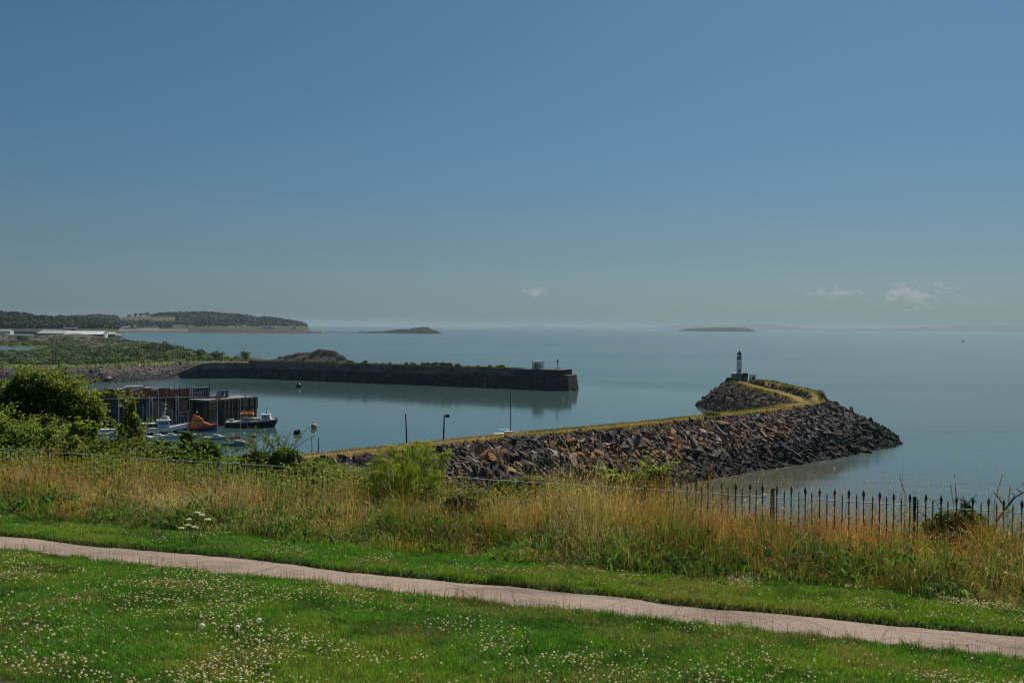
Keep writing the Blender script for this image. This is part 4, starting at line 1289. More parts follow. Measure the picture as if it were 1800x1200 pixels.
# ------------------------------------------------------------------ the lighthouse
M['base_stone'] = mat_noise('lighthouse_base_stone', (.16, .145, .14), (.36, .34, .33), scale=.9, rough=.85, bump=.3, bscale=4)
def make_lighthouse():
    p = Vector((93.2, 409, CREST))
    # foot of the tower in the picture
    q = at(1299, 671, 409); p.x = q.x
    rz = -.2
    root = empty('lighthouse', p, rz, 'small white round lighthouse with black lantern on the end of the breakwater', 'lighthouse')
    MB().box((-.3, 0, 1.15), (5.6, 5.0, 3.7)).build('base', M['base_stone'], root)
    MB().box((-4.1, 0, .1), (2.0, 4.4, 2.4)).build('plinth', M['dark_concrete'], root)
    MB().lathe([(1.16, 3.0), (1.12, 3.4), (1.06, 3.6), (1.02, 8.0), (1.10, 8.4), (1.2, 8.6)], n=28).build('tower', M['tower_white'], root)
    mb = MB().box((0, -1.075, 3.9 + .2), (.62, .08, 1.5)); mb.build('door', M['teal'], root)
    MB().box((0, -1.05, 6.6), (.34, .06, .55)).build('window', M['window'], root)
    g = MB().lathe([(1.2, 8.6), (1.62, 8.62), (1.62, 8.78), (1.2, 8.8)], n=28); gal = g.build('gallery', M['tower_white'], root)
    r = MB()
    for k in range(14):
        a = k * 2 * math.pi / 14
        r.tube((1.55 * math.cos(a), 1.55 * math.sin(a), 8.78), (1.55 * math.cos(a), 1.55 * math.sin(a), 9.75), .025, n=5)
        b = a + 2 * math.pi / 14
        for zz in (9.3, 9.73): r.tube((1.55 * math.cos(a), 1.55 * math.sin(a), zz), (1.55 * math.cos(b), 1.55 * math.sin(b), zz), .02, n=4)
    r.build('railing', M['white'], gal)
    MB().lathe([(.92, 8.8), (.95, 9.75), (.90, 9.8)], n=20).build('lantern_base', M['black'], root)
    ln = MB().lathe([(.82, 9.8), (.82, 10.75)], n=20).build('lantern', M['lantern'], root)
    f = MB()
    for k in range(10):
        a = k * 2 * math.pi / 10
        f.tube((.84 * math.cos(a), .84 * math.sin(a), 9.8), (.84 * math.cos(a), .84 * math.sin(a), 10.75), .04, n=5)
    f.build('glazing_bar', M['black'], ln)
    MB().ball((0, 0, 10.2), .3, 10).build('lamp', M['white'], ln)
    rf = MB().lathe([(1.0, 10.72), (1.0, 10.85), (.82, 11.3), (.45, 11.75), (.22, 11.9), (.24, 12.15), (.14, 12.3), (.05, 12.4)], n=20).build('roof', M['black'], root)
    MB().tube((0, 0, 12.35), (0, 0, 13.5), .035, .02, 6).build('finial', M['black'], rf)
    # the fog signal hut and the fence beside it
    q2 = at(1309, 671, 406); q2.z = CREST
    h = empty('signal_hut', q2, rz, 'dark flat roofed block hut against the right side of the lighthouse', 'hut')
    MB().box((.2, 0, 1.6), (2.0, 2.4, 3.2)).build('wall', M['dark_concrete'], h)
    MB().box((.2, 0, 3.29), (2.3, 2.7, .18)).build('roof', M['dark_concrete'], h)
    MB().box((.3, -1.23, 1.2), (.7, .06, 1.9)).build('door', M['black'], h)
    q3 = at(1323, 671, 402); q3.z = CREST
    c = empty('security_cage', q3, rz, 'open dark steel cage standing right of the lighthouse hut', 'cage')
    m = MB()
    for x in np.linspace(-1.25, 1.25, 9):
        for y in (-1, 1): m.tube((x, y, -.4), (x, y, 2.9), .05, n=5)
    for y in np.linspace(-1, 1, 5)[1:-1]:
        for x in (-1.25, 1.25): m.tube((x, y, -.4), (x, y, 2.9), .05, n=5)
    m.build('bars', M['black'], c)
    m = MB()
    for zz in (.1, 1.4, 2.85):
        m.box((0, -1, zz), (2.7, .13, .12)).box((0, 1, zz), (2.7, .13, .12))
    m.build('frame', M['grey'], c)
    MB().box((.2, 0, 1.2), (1.3, 1.2, 2.3)).build('cabinet', M['grey'], c)
    q4 = at(1314, 671, 402); q4.z = CREST
    hr = empty('handrail', q4, rz, 'pale handrail between the lighthouse hut and the steel cage', 'railing')
    m = MB()
    for x in (-1.2, 0, 1.2): m.tube((x, 0, -.4), (x, 0, 1.4), .04, n=5)
    m.build('post', M['white'], hr)
    m = MB()
    for zz in (.5, .95, 1.4): m.tube((-1.3, 0, zz), (1.3, 0, zz), .035, n=5)
    m.build('rail', M['white'], hr)
make_lighthouse()

# ------------------------------------------------------------------ the far stone pier
PA, PB = P(440, 664.5, 0), P(997, 686.4, 0)
def make_pier():
    d = (PB - PA); L = d.length; rz = math.atan2(d.y, d.x)
    root = empty('stone_pier', PA, rz, 'long dark stone pier with grassy top running out across the harbour mouth', 'pier')
    top = 10.0
    head = L - 15
    def wall(name, x0, x1, z0, z1, y0, y1, yb0, yb1, mat, jag, taper=0):
        """a wall with a rough battered face: y0 at foot, y1 at top (front), back likewise"""
        nx = int((x1 - x0) / 1.2); nz = 8
        xs = np.linspace(x0, x1, nx); q = np.linspace(0, 1, nz)
        Xa, Qa = np.meshgrid(xs, q, indexing='ij')
        yf = y0 + (y1 - y0) * Qa + jag * (fbm(Xa, Qa * 14, 2.2, 33) - .5); yb = yb0 + (yb1 - yb0) * Qa
        za = z0 + (z1 - z0) * Qa
        Xa = Xa + jag * .5 * (fbm(za * 3, Xa, 2.0, 38) - .5)
        if taper: za = np.where(za > 0, za * (.25 + .75 * sstep(0, taper, Xa)), za)
        za[:, -1] += .25 * (fbm(xs, xs * 0, 3, 36) - .5)
        Vf = np.stack([Xa, yf, za], -1).reshape(-1, 3); Vb = np.stack([Xa, yb, za], -1).reshape(-1, 3)
        i = np.arange(nx * nz).reshape(nx, nz); o = nx * nz
        Fq = [np.stack([i[:-1, :-1], i[1:, :-1], i[1:, 1:], i[:-1, 1:]], -1).reshape(-1, 4)]
        Fq.append(Fq[0][:, ::-1] + o)
        Fq.append(np.stack([i[:-1, -1], i[1:, -1], i[1:, -1] + o, i[:-1, -1] + o], -1))
        Fq.append(np.array([[i[-1, k], i[-1, k + 1], i[-1, k + 1] + o, i[-1, k] + o][::-1] for k in range(nz - 1)]))
        Fq.append(np.array([[i[0, k], i[0, k + 1], i[0, k + 1] + o, i[0, k] + o] for k in range(nz - 1)]))
        return np_mesh(name, np.concatenate([Vf, Vb]), np.concatenate(Fq), mat, parent=root)
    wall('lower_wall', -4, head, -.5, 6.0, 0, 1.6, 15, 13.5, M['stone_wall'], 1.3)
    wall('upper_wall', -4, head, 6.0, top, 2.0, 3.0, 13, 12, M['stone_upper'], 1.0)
    # head block: battered concrete with one step at the seaward end
    # the inner length bends back along the shore
    p2 = P(296, 665.5, 0); dd = PA - p2; rz2 = math.atan2(dd.y, dd.x) - rz
    for nm, z0, z1, y0, y1, m in (('lower_wall', -.5, 5.4, .6, 1.8, 'stone_wall'), ('upper_wall', 5.4, 9.2, 2.2, 3.2, 'stone_upper')):
        o = wall(nm, 0, dd.length + 3, z0, z1, y0, y1, 12, 11, M[m], .9, 22)
        o.rotation_euler = (0, 0, rz2); o.location = Matrix.Rotation(-rz, 3, 'Z') @ (p2 - PA)
    hb = MB()
    def frust(x0, x1, y0, y1, z0, z1, b):
        vs = [(x0, y0, z0), (x1 + b, y0, z0), (x1 + b, y1, z0), (x0, y1, z0), (x0, y0 + .6, z1), (x1, y0 + .6, z1), (x1, y1 - .6, z1), (x0, y1 - .6, z1)]
        hb.add(vs, [(3, 2, 1, 0), (4, 5, 6, 7), (0, 1, 5, 4), (1, 2, 6, 5), (2, 3, 7, 6), (3, 0, 4, 7)])
    frust(head - 14, L - 3.2, -.6, 14, -.5, top + .3, .3)
    frust(L - 2.85, L - .2, .2, 13, -.5, 7.6, 1.2)
    hb.build('pier_head', M['dark_concrete'], root)
    MB().box((L + 1.9, 5, .6), (1.6, 2.0, 1.4)).build('fender', M['black'], root)
    # grassy top
    n = 26000
    x = rng.uniform(-4, head - 14, n); y = rng.uniform(3, 12, n)
    s = Soup(); c = np.where((fbm(x, y, 9, 44) > .52)[:, None], jitter((.20, .17, .05), n, .2), jitter((.085, .12, .025), n, .2))
    s.add(*blades(np.stack([x, y, np.full(n, top - .05)], -1), rng.uniform(.25, .75, n), rng.uniform(.25, .5, n), rng.uniform(0, 6.28, n), rng.uniform(.2, .9, n), c * .8, c, 2))
    g = s.build('turf', M['far_leaf'], root); g['kind'] = 'stuff'
    return root, L, head, top, rz
pier, PL, PHEAD, PTOP, PRZ = make_pier()
def on_pier(x, y, z=0): return PA + Vector((x * math.cos(PRZ) - y * math.sin(PRZ), x * math.sin(PRZ) + y * math.cos(PRZ), z))
# lumps of rubble low on the pier's right-hand face
def pier_rubble():
    s_ = Soup()
    for k in range(520):
        x = PL * rng.uniform(.62, .93); z = rng.uniform(0, 8.5) * rng.uniform(.3, 1)
        y = -.4 + z * .27
        p = on_pier(x, y, z)
        Vr, Tr = ROCKS[rng.integers(24)]; sc = rng.uniform(.35, .85)
        Vw = (Vr * sc) @ rock_frame(rng.normal(0, 1, 3) + np.array([0, -.5, 1]), rng.normal(0, 1, 3)).T
        c = np.array([.15, .145, .15]) * rng.uniform(.35, 1.3)
        Vv, Tt, Cc = unshare(Vw, Tr, np.repeat(np.clip(c * (1 + rng.normal(0, .1, (len(Tr), 1))), .01, .6), 3, 0))
        s_.add(Vv + np.array(p), Tt, Cc)
    o = s_.build('pier_rubble', M['rock']); tag(o, 'grey rubble banked against the outer length of the far pier', 'rubble', kind='stuff')
pier_rubble()
def pier_shrubs():
    proto = None
    for k in range(44):
        x = PHEAD * (.25 + .62 * rng.random()); y = rng.uniform(9.5, 12.2)
        w = rng.uniform(.7, 1.7)
        if proto is None:
            proto = empty('pier_shrub', (0, 0, 0), 0, 'small dark green shrub along the back edge of the far pier', 'shrub', 'small shrubs lining the far pier')
            bush('b', proto, [(0, 0, .7, 1, .9, .8), (.6, .2, .5, .7, .7, .6)], 260, .42, G_DARK, mat='far_leaf', stem=False)
            o = proto
        else: o = dup_tree(proto)
        o.location = on_pier(x, y, PTOP); o.rotation_euler = (0, 0, rng.uniform(0, 6)); o.scale = (w, w, w * rng.uniform(.7, 1.1))
pier_shrubs()
def pier_things():
    h = empty('beacon_cabin', on_pier(PL - 19.5, 7, PTOP + .3), PRZ, 'square pale lattice framed cabin on the end of the far pier', 'cabin')
    m = MB()
    for x in (-2.3, -.8, .8, 2.3):
        for y in (-2, 2): m.box((x, y, 1.75), (.22, .22, 3.5))
    for z in (.4, 1.9, 3.4):
        for y in (-2, 2): m.box((0, y, z), (4.3, .18, .18))
    m.build('frame', M['steel'], h)
    MB().box((-1.2, 0, 1.5), (1.7, 3.2, 2.9)).build('wall', M['cream'], h)
    MB().box((1.5, 0, 1.5), (1.1, 3.2, 2.9)).build('screen', M['white'], h)
    MB().box((0, 0, 3.66), (5.0, 4.4, .2)).build('roof', M['grey'], h)
    b = empty('beacon_mast', on_pier(PL - 8, 6, PTOP + .3), PRZ, 'lattice light mast with dark topmark on the tip of the far pier', 'mast')
    m = MB()
    for a in range(4):
        t = a * math.pi / 2 + .78
        m.tube((.75 * math.cos(t), .75 * math.sin(t), 0), (.2 * math.cos(t), .2 * math.sin(t), 3.6), .07, .05, 5)
        t2 = t + math.pi / 2
        for q in (0, .33, .66):
            r0 = .75 - .55 * q; r1 = .75 - .55 * (q + .33)
            m.tube((r0 * math.cos(t), r0 * math.sin(t), 3.6 * q), (r1 * math.cos(t2), r1 * math.sin(t2), 3.6 * (q + .33)), .04, n=4)
    m.build('lattice', M['steel'], b)
    MB().lathe([(.35, 3.6), (.42, 4.2), (.3, 4.9), (.05, 5.3)], n=10).build('lantern', M['black'], b)
    r = empty('handrail', on_pier(PL - 10, .8, PTOP + .3), PRZ, 'white handrail along the edge of the far pier head', 'railing')
    m = MB(); 
    for x in np.arange(-6, 6.1, 1.5): m.tube((x, 0, 0), (x, 0, 1.1), .05, n=5)
    m.build('post', M['white'], r)
    m = MB()
    for z in (.55, 1.08): m.tube((-6, 0, z), (6, 0, z), .045, n=5)
    m.build('rail', M['white'], r)
pier_things()
# ------------------------------------------------------------------ the low land behind the harbour
def poly_dist(X, Y, poly):
    """signed distance to a closed polygon, positive inside"""
    p = np.array(poly, float); n = len(p)
    best = np.full(X.shape, 1e12); inside = np.zeros(X.shape, bool)
    for k in range(n):
        a, b = p[k], p[(k + 1) % n]; d = b - a
        t = np.clip(((X - a[0]) * d[0] + (Y - a[1]) * d[1]) / (d @ d), 0, 1)
        best = np.minimum(best, np.hypot(X - a[0] - t * d[0], Y - a[1] - t * d[1]))
        c = ((a[1] > Y) != (b[1] > Y)) & (X < (b[0] - a[0]) * (Y - a[1]) / (b[1] - a[1] + 1e-12) + a[0])
        inside ^= c
    return np.where(inside, best, -best)
q1, q2, q3 = P(200, 673, 0), P(330, 664, 0), P(480, 663, 0)
COAST = [(-1900, 470), (-300, 505), (q1.x, q1.y), (q2.x, q2.y), (q3.x, q3.y), (-128, 612), (-150, 655), (-176, 720), (-240, 838), (-366, 1131), (-548, 1468), (-620, 1580), (-760, 1900), (-1110, 2700), (-1900, 3000)]
def land_z(X, Y):
    wob = 5 * (fbm(X, Y, 30, 81) - .5)
    d = poly_dist(X, Y, COAST) + wob
    z = -.5 + 8.8 * sstep(-3, np.where(X > -200, 8, 24), d) + 1.2 * (fbm(X, Y, 60, 83) - .5) * sstep(10, 40, d)
    # spoil heaps on the flat ground
    z = z + 7 * sstep(.5, .8, fbm(X, Y, 140, 85)) * sstep(1150, 1300, Y) * (1 - sstep(1650, 1750, Y)) * sstep(20, 60, d)
    return z, d
POND = [at(-60, 606.5, 1).to_tuple()]  # placeholder for the shape of the dock basin
pond_poly = [tuple(P(px, py, 7.7))[:2] for px, py in ((-220, 618.5), (-40, 617.5), (40, 615.5), (62, 612), (70, 609.5), (30, 608.5), (-60, 607.5), (-220, 607))]
gx = np.concatenate([np.arange(-1900, -700, 20), np.arange(-700, -90, 4.0)]); gy = np.concatenate([np.arange(470, 720, 3.0), np.arange(720, 1800, 12), np.arange(1800, 3000, 40)])
Xg, Yg = np.meshgrid(gx, gy, indexing='ij'); Zg, Dg = land_z(Xg, Yg)
pd = poly_dist(Xg, Yg, pond_poly); Zg = np.where(pd > -6, np.minimum(Zg, 7.3 - .1 * np.clip(pd, 0, 5)), Zg)
idx = np.arange(Xg.size).reshape(Xg.shape)
quads = np.stack([idx[:-1, :-1], idx[1:, :-1], idx[1:, 1:], idx[:-1, 1:]], -1).reshape(-1, 4)
keep = (Dg.ravel()[quads] > -14).any(1)
# ground cover colours by place: bank, turf, bare spoil, scrubland
def land_col(X, Y, Z, D):
    f = fbm(X, Y, 18, 87)[..., None]; f2 = fbm(X, Y, 5, 88)[..., None]
    bank = np.array([.085, .066, .058]) * (.55 + .9 * f2)
    dark = np.array([.030, .027, .028]) * (.6 + .8 * f2)
    turf = np.array([.11, .135, .035]) * (.6 + .8 * f)
    spoil = np.where(f > .56, np.array([.105, .070, .062]), np.array([.075, .085, .038])) * (.7 + .6 * f2)
    scrub = np.array([.05, .075, .02]) * (.6 + .8 * f)
    c = np.where(Z[..., None] < 3.4 + 1.2 * f2, dark, bank)
    c = np.where((D > 19)[..., None], turf, c)
    c = np.where((D > 42)[..., None], scrub, c)
    c = np.where(((Y > 1050) & (D > 30))[..., None], spoil, c)
    return c
C = land_col(Xg, Yg, Zg, Dg).reshape(-1, 3)
Vl = np.stack([Xg, Yg, Zg], -1).reshape(-1, 3)
un, inv = np.unique(quads[keep], return_inverse=True)
M['land'] = mat_noise('land_cover', (.75, .75, .75), (1.2, 1.2, 1.2), scale=.4, rough=.95, bump=.6, bscale=.5, bdist=.6, attr=True, spec=.1)
lo_ = np_mesh('land', Vl[un], inv.reshape(-1, 4), M['land'], C[un]); tag(lo_, kind='structure', label='low green land and brown bank along the far side of the harbour', cat='land')
pp = [Vector((*p, 7.45)) for p in pond_poly]
m = MB(); m.add(pp, [tuple(range(len(pp)))]); po = m.build('dock_water', mat_noise('dock_water', (.03, .05, .06), (.05, .07, .08), scale=.05, rough=.12, spec=.6, bump=.15, bscale=.8, bdist=.3)); tag(po, kind='structure', label='pale blue sheet of dock water beyond the scrub', cat='water')

# foreshore rubble
def shore_rubble():
    s_ = Soup()
    n = 9000
    X = rng.uniform(-330, -165, n); Y = rng.uniform(505, 640, n)
    z, d = land_z(X, Y)
    px, py = project(X, Y, z)
    ok = (d > -4) & (d < 21) & (rng.random(n) < np.interp(px, [60, 120, 290, 330, 360], [.9, .9, .8, .3, .05]))
    for x, y, zz, dd in zip(X[ok], Y[ok], z[ok], d[ok]):
        Vr, Tr = ROCKS[rng.integers(24)]; sc = math.exp(rng.normal(-.62, .42))
        Vw = (Vr * sc) @ rock_frame(rng.normal(0, .4, 3) + np.array([0, 0, 1]), rng.normal(0, 1, 3)).T
        c = np.array([.26, .24, .23]) * rng.uniform(.3, 1.5)
        if rng.random() < .14: c = np.array([.46, .43, .40])
        if zz < 1.2: c = c * .35
        elif zz < 2.8 and rng.random() < .5: c = c * .45
        Vv, Tt, Cc = unshare(Vw, Tr, np.repeat(np.clip(c * (1 + rng.normal(0, .1, (len(Tr), 1))), .01, .6), 3, 0))
        s_.add(Vv + np.array([x, y, zz + .1]), Tt, Cc)
    o = s_.build('shore_rubble', M['rock']); tag(o, 'grey and pale rubble strewn along the far harbour foreshore', 'rubble', kind='stuff')
shore_rubble()

def scrub():
    s = Soup()
    n = 9000
    X = rng.uniform(-760, -120, n); Y = 560 + 900 * rng.random(n) ** 1.4
    z, d = land_z(X, Y)
    px, py = project(X, Y, z); vis = (px > -60) & (px < 520)
    pdist = poly_dist(X, Y, pond_poly)
    dens = np.where(Y < 960, .62, np.where(Y < 1080, .40, .26)) * np.where(d < 44, .10, 1)
    dens = dens * np.where((px < 130) & (Y > 960), 1.6, 1)
    # the sea edge keeps a thick line of bushes
    dens = np.where((d < 60) & (Y > 660), .8, dens)
    # nothing tall between the camera and the dock water
    block = (px < 75) & (Y > 720) & (Y < 960)
    ok = vis & (d > 22) & (pdist < -8) & (rng.random(n) < dens)
    X, Y, z, d, px, block = X[ok], Y[ok], z[ok], d[ok], px[ok], block[ok]; n = len(X)
    rad = rng.uniform(1.3, 2.6, n) * np.where(rng.random(n) < .18, 2.0, 1) * np.where(Y > 900, 1.2, 1); h = rad * rng.uniform(.55, 1.0, n) * np.where(d < 44, .5, 1)
    h = np.where(block, h * .45, h)
    tl = np.interp(px, [0, 150, 300, 390, 450], [.7, .85, 1.15, 1.1, .5]); h = h * tl
    g = fbm(X, Y, 40, 93)
    a = g > .5
    for sel, cols in ((a, (np.array([.03, .07, .014]), np.array([.13, .17, .04]))), (~a, (np.array([.025, .045, .018]), np.array([.10, .125, .06])))):
        s.add(*clumps(np.stack([X, Y, z], -1)[sel], rad[sel], h[sel], 60, 1.0, cols))
    # rough turf tufts along the top of the bank
    n = 16000
    X = rng.uniform(-420, -118, n); Y = rng.uniform(505, 700, n); z, d = land_z(X, Y)
    ok = (d > 17) & (d < 48)
    X, Y, z = X[ok], Y[ok], z[ok]; n = len(X)
    yel = (fbm(X, Y, 14, 95) > .5)[:, None]
    c = np.where(yel, jitter((.19, .19, .045), n, .2), jitter((.09, .13, .03), n, .2))
    s.add(*blades(np.stack([X, Y, z - .05], -1), rng.uniform(.3, .9, n), rng.uniform(.4, .9, n), rng.uniform(0, 6.28, n), rng.uniform(.2, .9, n), c * .8, c, 2)) if False else None
    s2 = Soup(); s2.add(*blades(np.stack([X, Y, z - .05], -1), rng.uniform(.3, .9, n), rng.uniform(.4, .9, n), rng.uniform(0, 6.28, n), rng.uniform(.2, .9, n), c * .8, c, 2))
    o = s.build('scrub', M['far_leaf']); tag(o, 'thick green scrub covering the low land beyond the harbour', 'scrub', kind='stuff')
    o = s2.build('bank_grass', M['far_leaf']); tag(o, 'yellow green rough grass along the top of the harbour bank', 'grass', kind='stuff')
scrub()

def far_tree(name, p, r, h, label, cols=None, group=None, per=420, size=1.0, cat='tree'):
    root = empty(name, p, 0, label, cat, group)
    cols = cols or (np.array([.03, .06, .015]), np.array([.065, .095, .025]))
    k = 6
    pos = np.stack([rng.normal(0, r * .45, k), rng.normal(0, r * .4, k), rng.uniform(.25, .7, k) * h], -1)
    V, T, C = clumps(pos, np.full(k, r * .62), np.full(k, h * .36), per // k, size, cols)
    np_mesh('crown', V, T, M['far_leaf'], C, root)
    MB().path([(0, 0, -.5), (.1, 0, h * .4), (.3, 0, h * .7)], [r * .09, r * .07, r * .03], 6).build('trunk', M['bark'], root)
    return root
def tree_at(px, py_base, Yd, r, h, label, **kw):
    p = at(px, py_base, Yd); z, _ = land_z(np.array([p.x]), np.array([p.y])); p.z = float(z[0]) - .1
    return far_tree('far_tree', p, r, h, label, **kw)
tree_at(432, 631, 640, 4.6, 7.2, 'lone round dark tree at the root of the far stone pier', size=.9)
tree_at(381, 631, 660, 3.6, 6.0, 'bush-like tree at the shoreward edge of the scrub, left of the lone round tree', size=.9)
tree_at(352, 628, 700, 4.6, 6.5, 'rounded tree in the scrub beside open water', size=.9)
tree_at(262, 612, 860, 6.5, 8.0, 'broad dark tree rising from the middle of the scrub belt', size=1.2)
tree_at(293, 612, 850, 5.5, 9.0, 'dark tree on the seaward skyline of the scrub belt', size=1.2)
tree_at(240, 628, 690, 4.0, 4.6, 'grey green tree low in the scrub above the rubble shore', size=.9, cols=(np.array([.05, .06, .045]), np.array([.09, .10, .07])))
tree_at(38, 598, 1250, 9, 8.5, 'dark tree beyond the dock water at the left edge', size=1.6)

# the dark rock that shows over the root of the pier
def lump(name, px, sky, Y, base_z, depth, mat, label, cat, rough=.3, cols=None, kind='structure', nrow=14):
    """a rocky mass whose skyline follows the given pixels, with a sloping front and back"""
    pxs = np.linspace(px[0], px[-1], max(24, int(abs(px[-1] - px[0]) * 1.2)))
    sk = np.interp(pxs, px, sky) + (vnoise(pxs, pxs * 0, max(2.5, (px[-1] - px[0]) / 30), 13) - .5) * min(2.4, (max(sky) - min(sky)) * .16)
    V = []
    for j, (pxx, s) in enumerate(zip(pxs, sk)):
        top = at(pxx, s, Y); h = max(top.z - base_z, .2)
        for i in range(nrow):
            t = i / (nrow - 1)
            y = Y - depth + 2 * depth * t
            prof = max(0.0, 1 - abs(2 * t - 1) ** 1.6)
            nz_ = (float(fbm(np.array(top.x), np.array(y), depth * .35, 5, 4)) - .5) * 2 * rough
            z = base_z + h * min(1.0, prof * (1 + (nz_ if abs(t - .5) > .08 else 0)))
            k = y / Y
            V.append((top.x + (nz_ * depth * .3), y, z))
    V = np.array(V); n = len(pxs)
    i = np.arange(n * nrow).reshape(n, nrow)
    Fq = np.stack([i[:-1, :-1], i[1:, :-1], i[1:, 1:], i[:-1, 1:]], -1).reshape(-1, 4)
    o = np_mesh(name, V, Fq, mat, C=None if cols is None else cols(V))
    return tag(o, label, cat, kind=kind), V, n
M['islet'] = mat_noise('islet_rock', (.010, .011, .011), (.035, .034, .030), scale=.12, rough=.95, bump=.8, bscale=.5, bdist=1.0)
lump('rocky_islet', [478, 498, 515, 540, 556, 560, 570, 584, 592, 602, 612], [634, 627, 622.5, 618.5, 616, 613.5, 614.5, 614.5, 620, 627, 634], 800, -.5, 28, M['islet'], 'dark rocky knoll behind the root of the far pier', 'rock', rough=.8, nrow=30)

# ------------------------------------------------------------------ far headlands and islands
M['far_land'] = mat_noise('far_fields', (.8, .8, .8), (1.15, 1.15, 1.15), scale=.01, rough=.95, attr=True, spec=.1)
def headland(name, px, sky, Y0, Y1, zbase, colfn, label, treesel, nt, tr, th, tcols, wood_label, back=300):
    pxs = np.arange(px[0], px[-1] + .1, 2.0); sk = np.interp(pxs, px, sky)
    rows = 26; V = []
    for pxx, s in zip(pxs, sk):
        top = at(pxx, s, Y1)
        for i in range(rows):
            t = i / (rows - 3)
            if t <= 1:
                y = Y0 + (Y1 - Y0) * t
                d = ray(pxx, s)
                prof = t ** .75 if top.z > zbase + 8 else t
                z = zbase + (max(top.z - th * .75, zbase + .3) - zbase) * prof
                z = z if i else -.5
                x = at(pxx, s, y).x
            else:
                y = Y1 + back * (i - rows + 3); z = top.z - th * .75 - (20 if i == rows - 2 else 80); x = at(pxx, s, y).x
                z = max(z, -.5)
            V.append((x, y, z))
    V = np.array(V); n = len(pxs)
    ax, ay = project(V[:, 0], V[:, 1], V[:, 2])
    i = np.arange(n * rows).reshape(n, rows)
    Fq = np.stack([i[:-1, :-1], i[1:, :-1], i[1:, 1:], i[:-1, 1:]], -1).reshape(-1, 4)
    o = np_mesh(name, V, Fq, M['far_land'], colfn(ax, ay, V), smooth=True); tag(o, label, 'headland', kind='structure')
    # the woods
    G = V.reshape(n, rows, 3)
    a = rng.uniform(0, n - 1.001, nt); b = rng.uniform(.2, rows - 3.001, nt)
    b[: nt // 4] = rows - 3.4
    ia, ib = a.astype(int), b.astype(int); fa, fb = (a - ia)[:, None], (b - ib)[:, None]
    pos = (G[ia, ib] * (1 - fa) + G[ia + 1, ib] * fa) * (1 - fb) + (G[ia, ib + 1] * (1 - fa) + G[ia + 1, ib + 1] * fa) * fb
    ax, ay = project(pos[:, 0], pos[:, 1], pos[:, 2])
    ok = treesel(ax, ay, pos)
    pos = pos[ok]; m = len(pos)
    rad = tr * np.exp(rng.normal(-.05, .42, m)).clip(.4, 2.2); hh = th * rng.uniform(.6, 1.1, m)
    V2, T2, C2 = clumps(pos, rad, hh, 20, tr * .95, tcols, .14)
    w = np_mesh(name.replace('headland', 'wood').replace('hill', 'wood') if 'wood' not in name else 'far_wood', V2, T2, M['far_leaf'], C2)
    tag(w, wood_label, 'wood', kind='stuff')
    return o

TAN = np.array([.085, .075, .04]); GRN = np.array([.055, .09, .03]); DRK = np.array([.035, .05, .02]); CLF = np.array([.065, .048, .046]); SND = np.array([.19, .17, .15])
def col_far(ax, ay, V):
    c = np.tile(DRK, (len(ax), 1))
    f = vnoise(V[:, 0], V[:, 1], 160, 3)
    c = np.where((f > .62)[:, None], GRN * .8, c)
    c[(ax > 205) & (ax < 318) & (ay > 553) & (ay < 566)] = TAN
    c[(ax > 262) & (ax < 345) & (ay > 562.5) & (ay < 570)] = GRN
    c[(ax > 225) & (ay > 571.5)] = GRN * .9
    c[(ax > 440) & (ay > 564) & (ay < 569.5)] = TAN * .7
    c[(ax > 235) & (ay > 576.2)] = CLF
    c[(ax < 330) & (ay > 577.5)] = SND
    c[V[:, 2] < 2.0] = np.array([.07, .06, .055])
    return c
def sel_far(ax, ay, pos):
    ok = ~((ax > 205) & (ax < 312) & (ay > 555.5) & (ay < 566) & (pos[:, 1] < 1e9))
    ok &= ~((ax > 265) & (ax < 340) & (ay > 564.5) & (ay < 568))
    ok &= ~((ax > 300) & (ay > 572.8))
    ok &= ~((ax < 345) & (ay > 570.5) & (rng.random(len(ax)) < .8))
    ok &= ~((ax > 455) & (ax < 495) & (ay > 565.5) & (ay < 568))
    ok &= ay < 576.5
    return ok
headland('far_headland', [100, 140, 170, 200, 225, 262, 268, 300, 340, 360, 400, 440, 450, 470, 500, 530, 541, 546, 556, 566],
         [556, 555, 553.5, 555, 552.5, 552.5, 552, 549.5, 549, 548.6, 551.5, 555, 558.5, 557.5, 561.5, 566.5, 571, 577, 581.5, 584],
         3750, 4600, 2.2, col_far, 'wooded far headland with pale fields and a row of houses along its shore', sel_far, 6000, 11, 13,
         (np.array([.010, .022, .014]), np.array([.022, .038, .020])), 'dark mass of trees covering the far headland')
def col_near(ax, ay, V):
    c = np.tile(DRK, (len(ax), 1)); c[ay > 574] = GRN * .7; return c
headland('wooded_hill', [-120, 0, 15, 45, 50, 60, 70, 100, 130, 150, 170, 187, 200, 210, 216], [548, 549, 549.5, 551.5, 551.5, 555.5, 555.8, 557.5, 559, 560.5, 561, 563, 568, 575, 581],
         2050, 2500, 9, col_near, 'dark wooded hill behind the pale warehouse roofs', lambda ax, ay, pos: ay < 577, 3600, 7, 12,
         (np.array([.010, .024, .012]), np.array([.022, .038, .016])), 'dense dark trees covering the hill behind the warehouses')
far_lab = ['single tree on the headland skyline, leftmost of the row', 'second tree from the left of the headland skyline row', 'wide tree in the middle of the headland skyline row', 'tall pair-crowned tree on the headland skyline', 'tree at the right end of the headland skyline row']
for (px, r, h), lab in zip(((227, 7, 14), (237, 8, 18), (247, 13, 20), (259, 12, 24), (268, 12, 16)), far_lab):
    p = at(px, 557.3, 4560)
    far_tree('skyline_tree', p, r, h, lab, cols=(np.array([.02, .035, .016]), np.array([.035, .05, .02])), group='trees on the headland skyline', per=150, size=5)

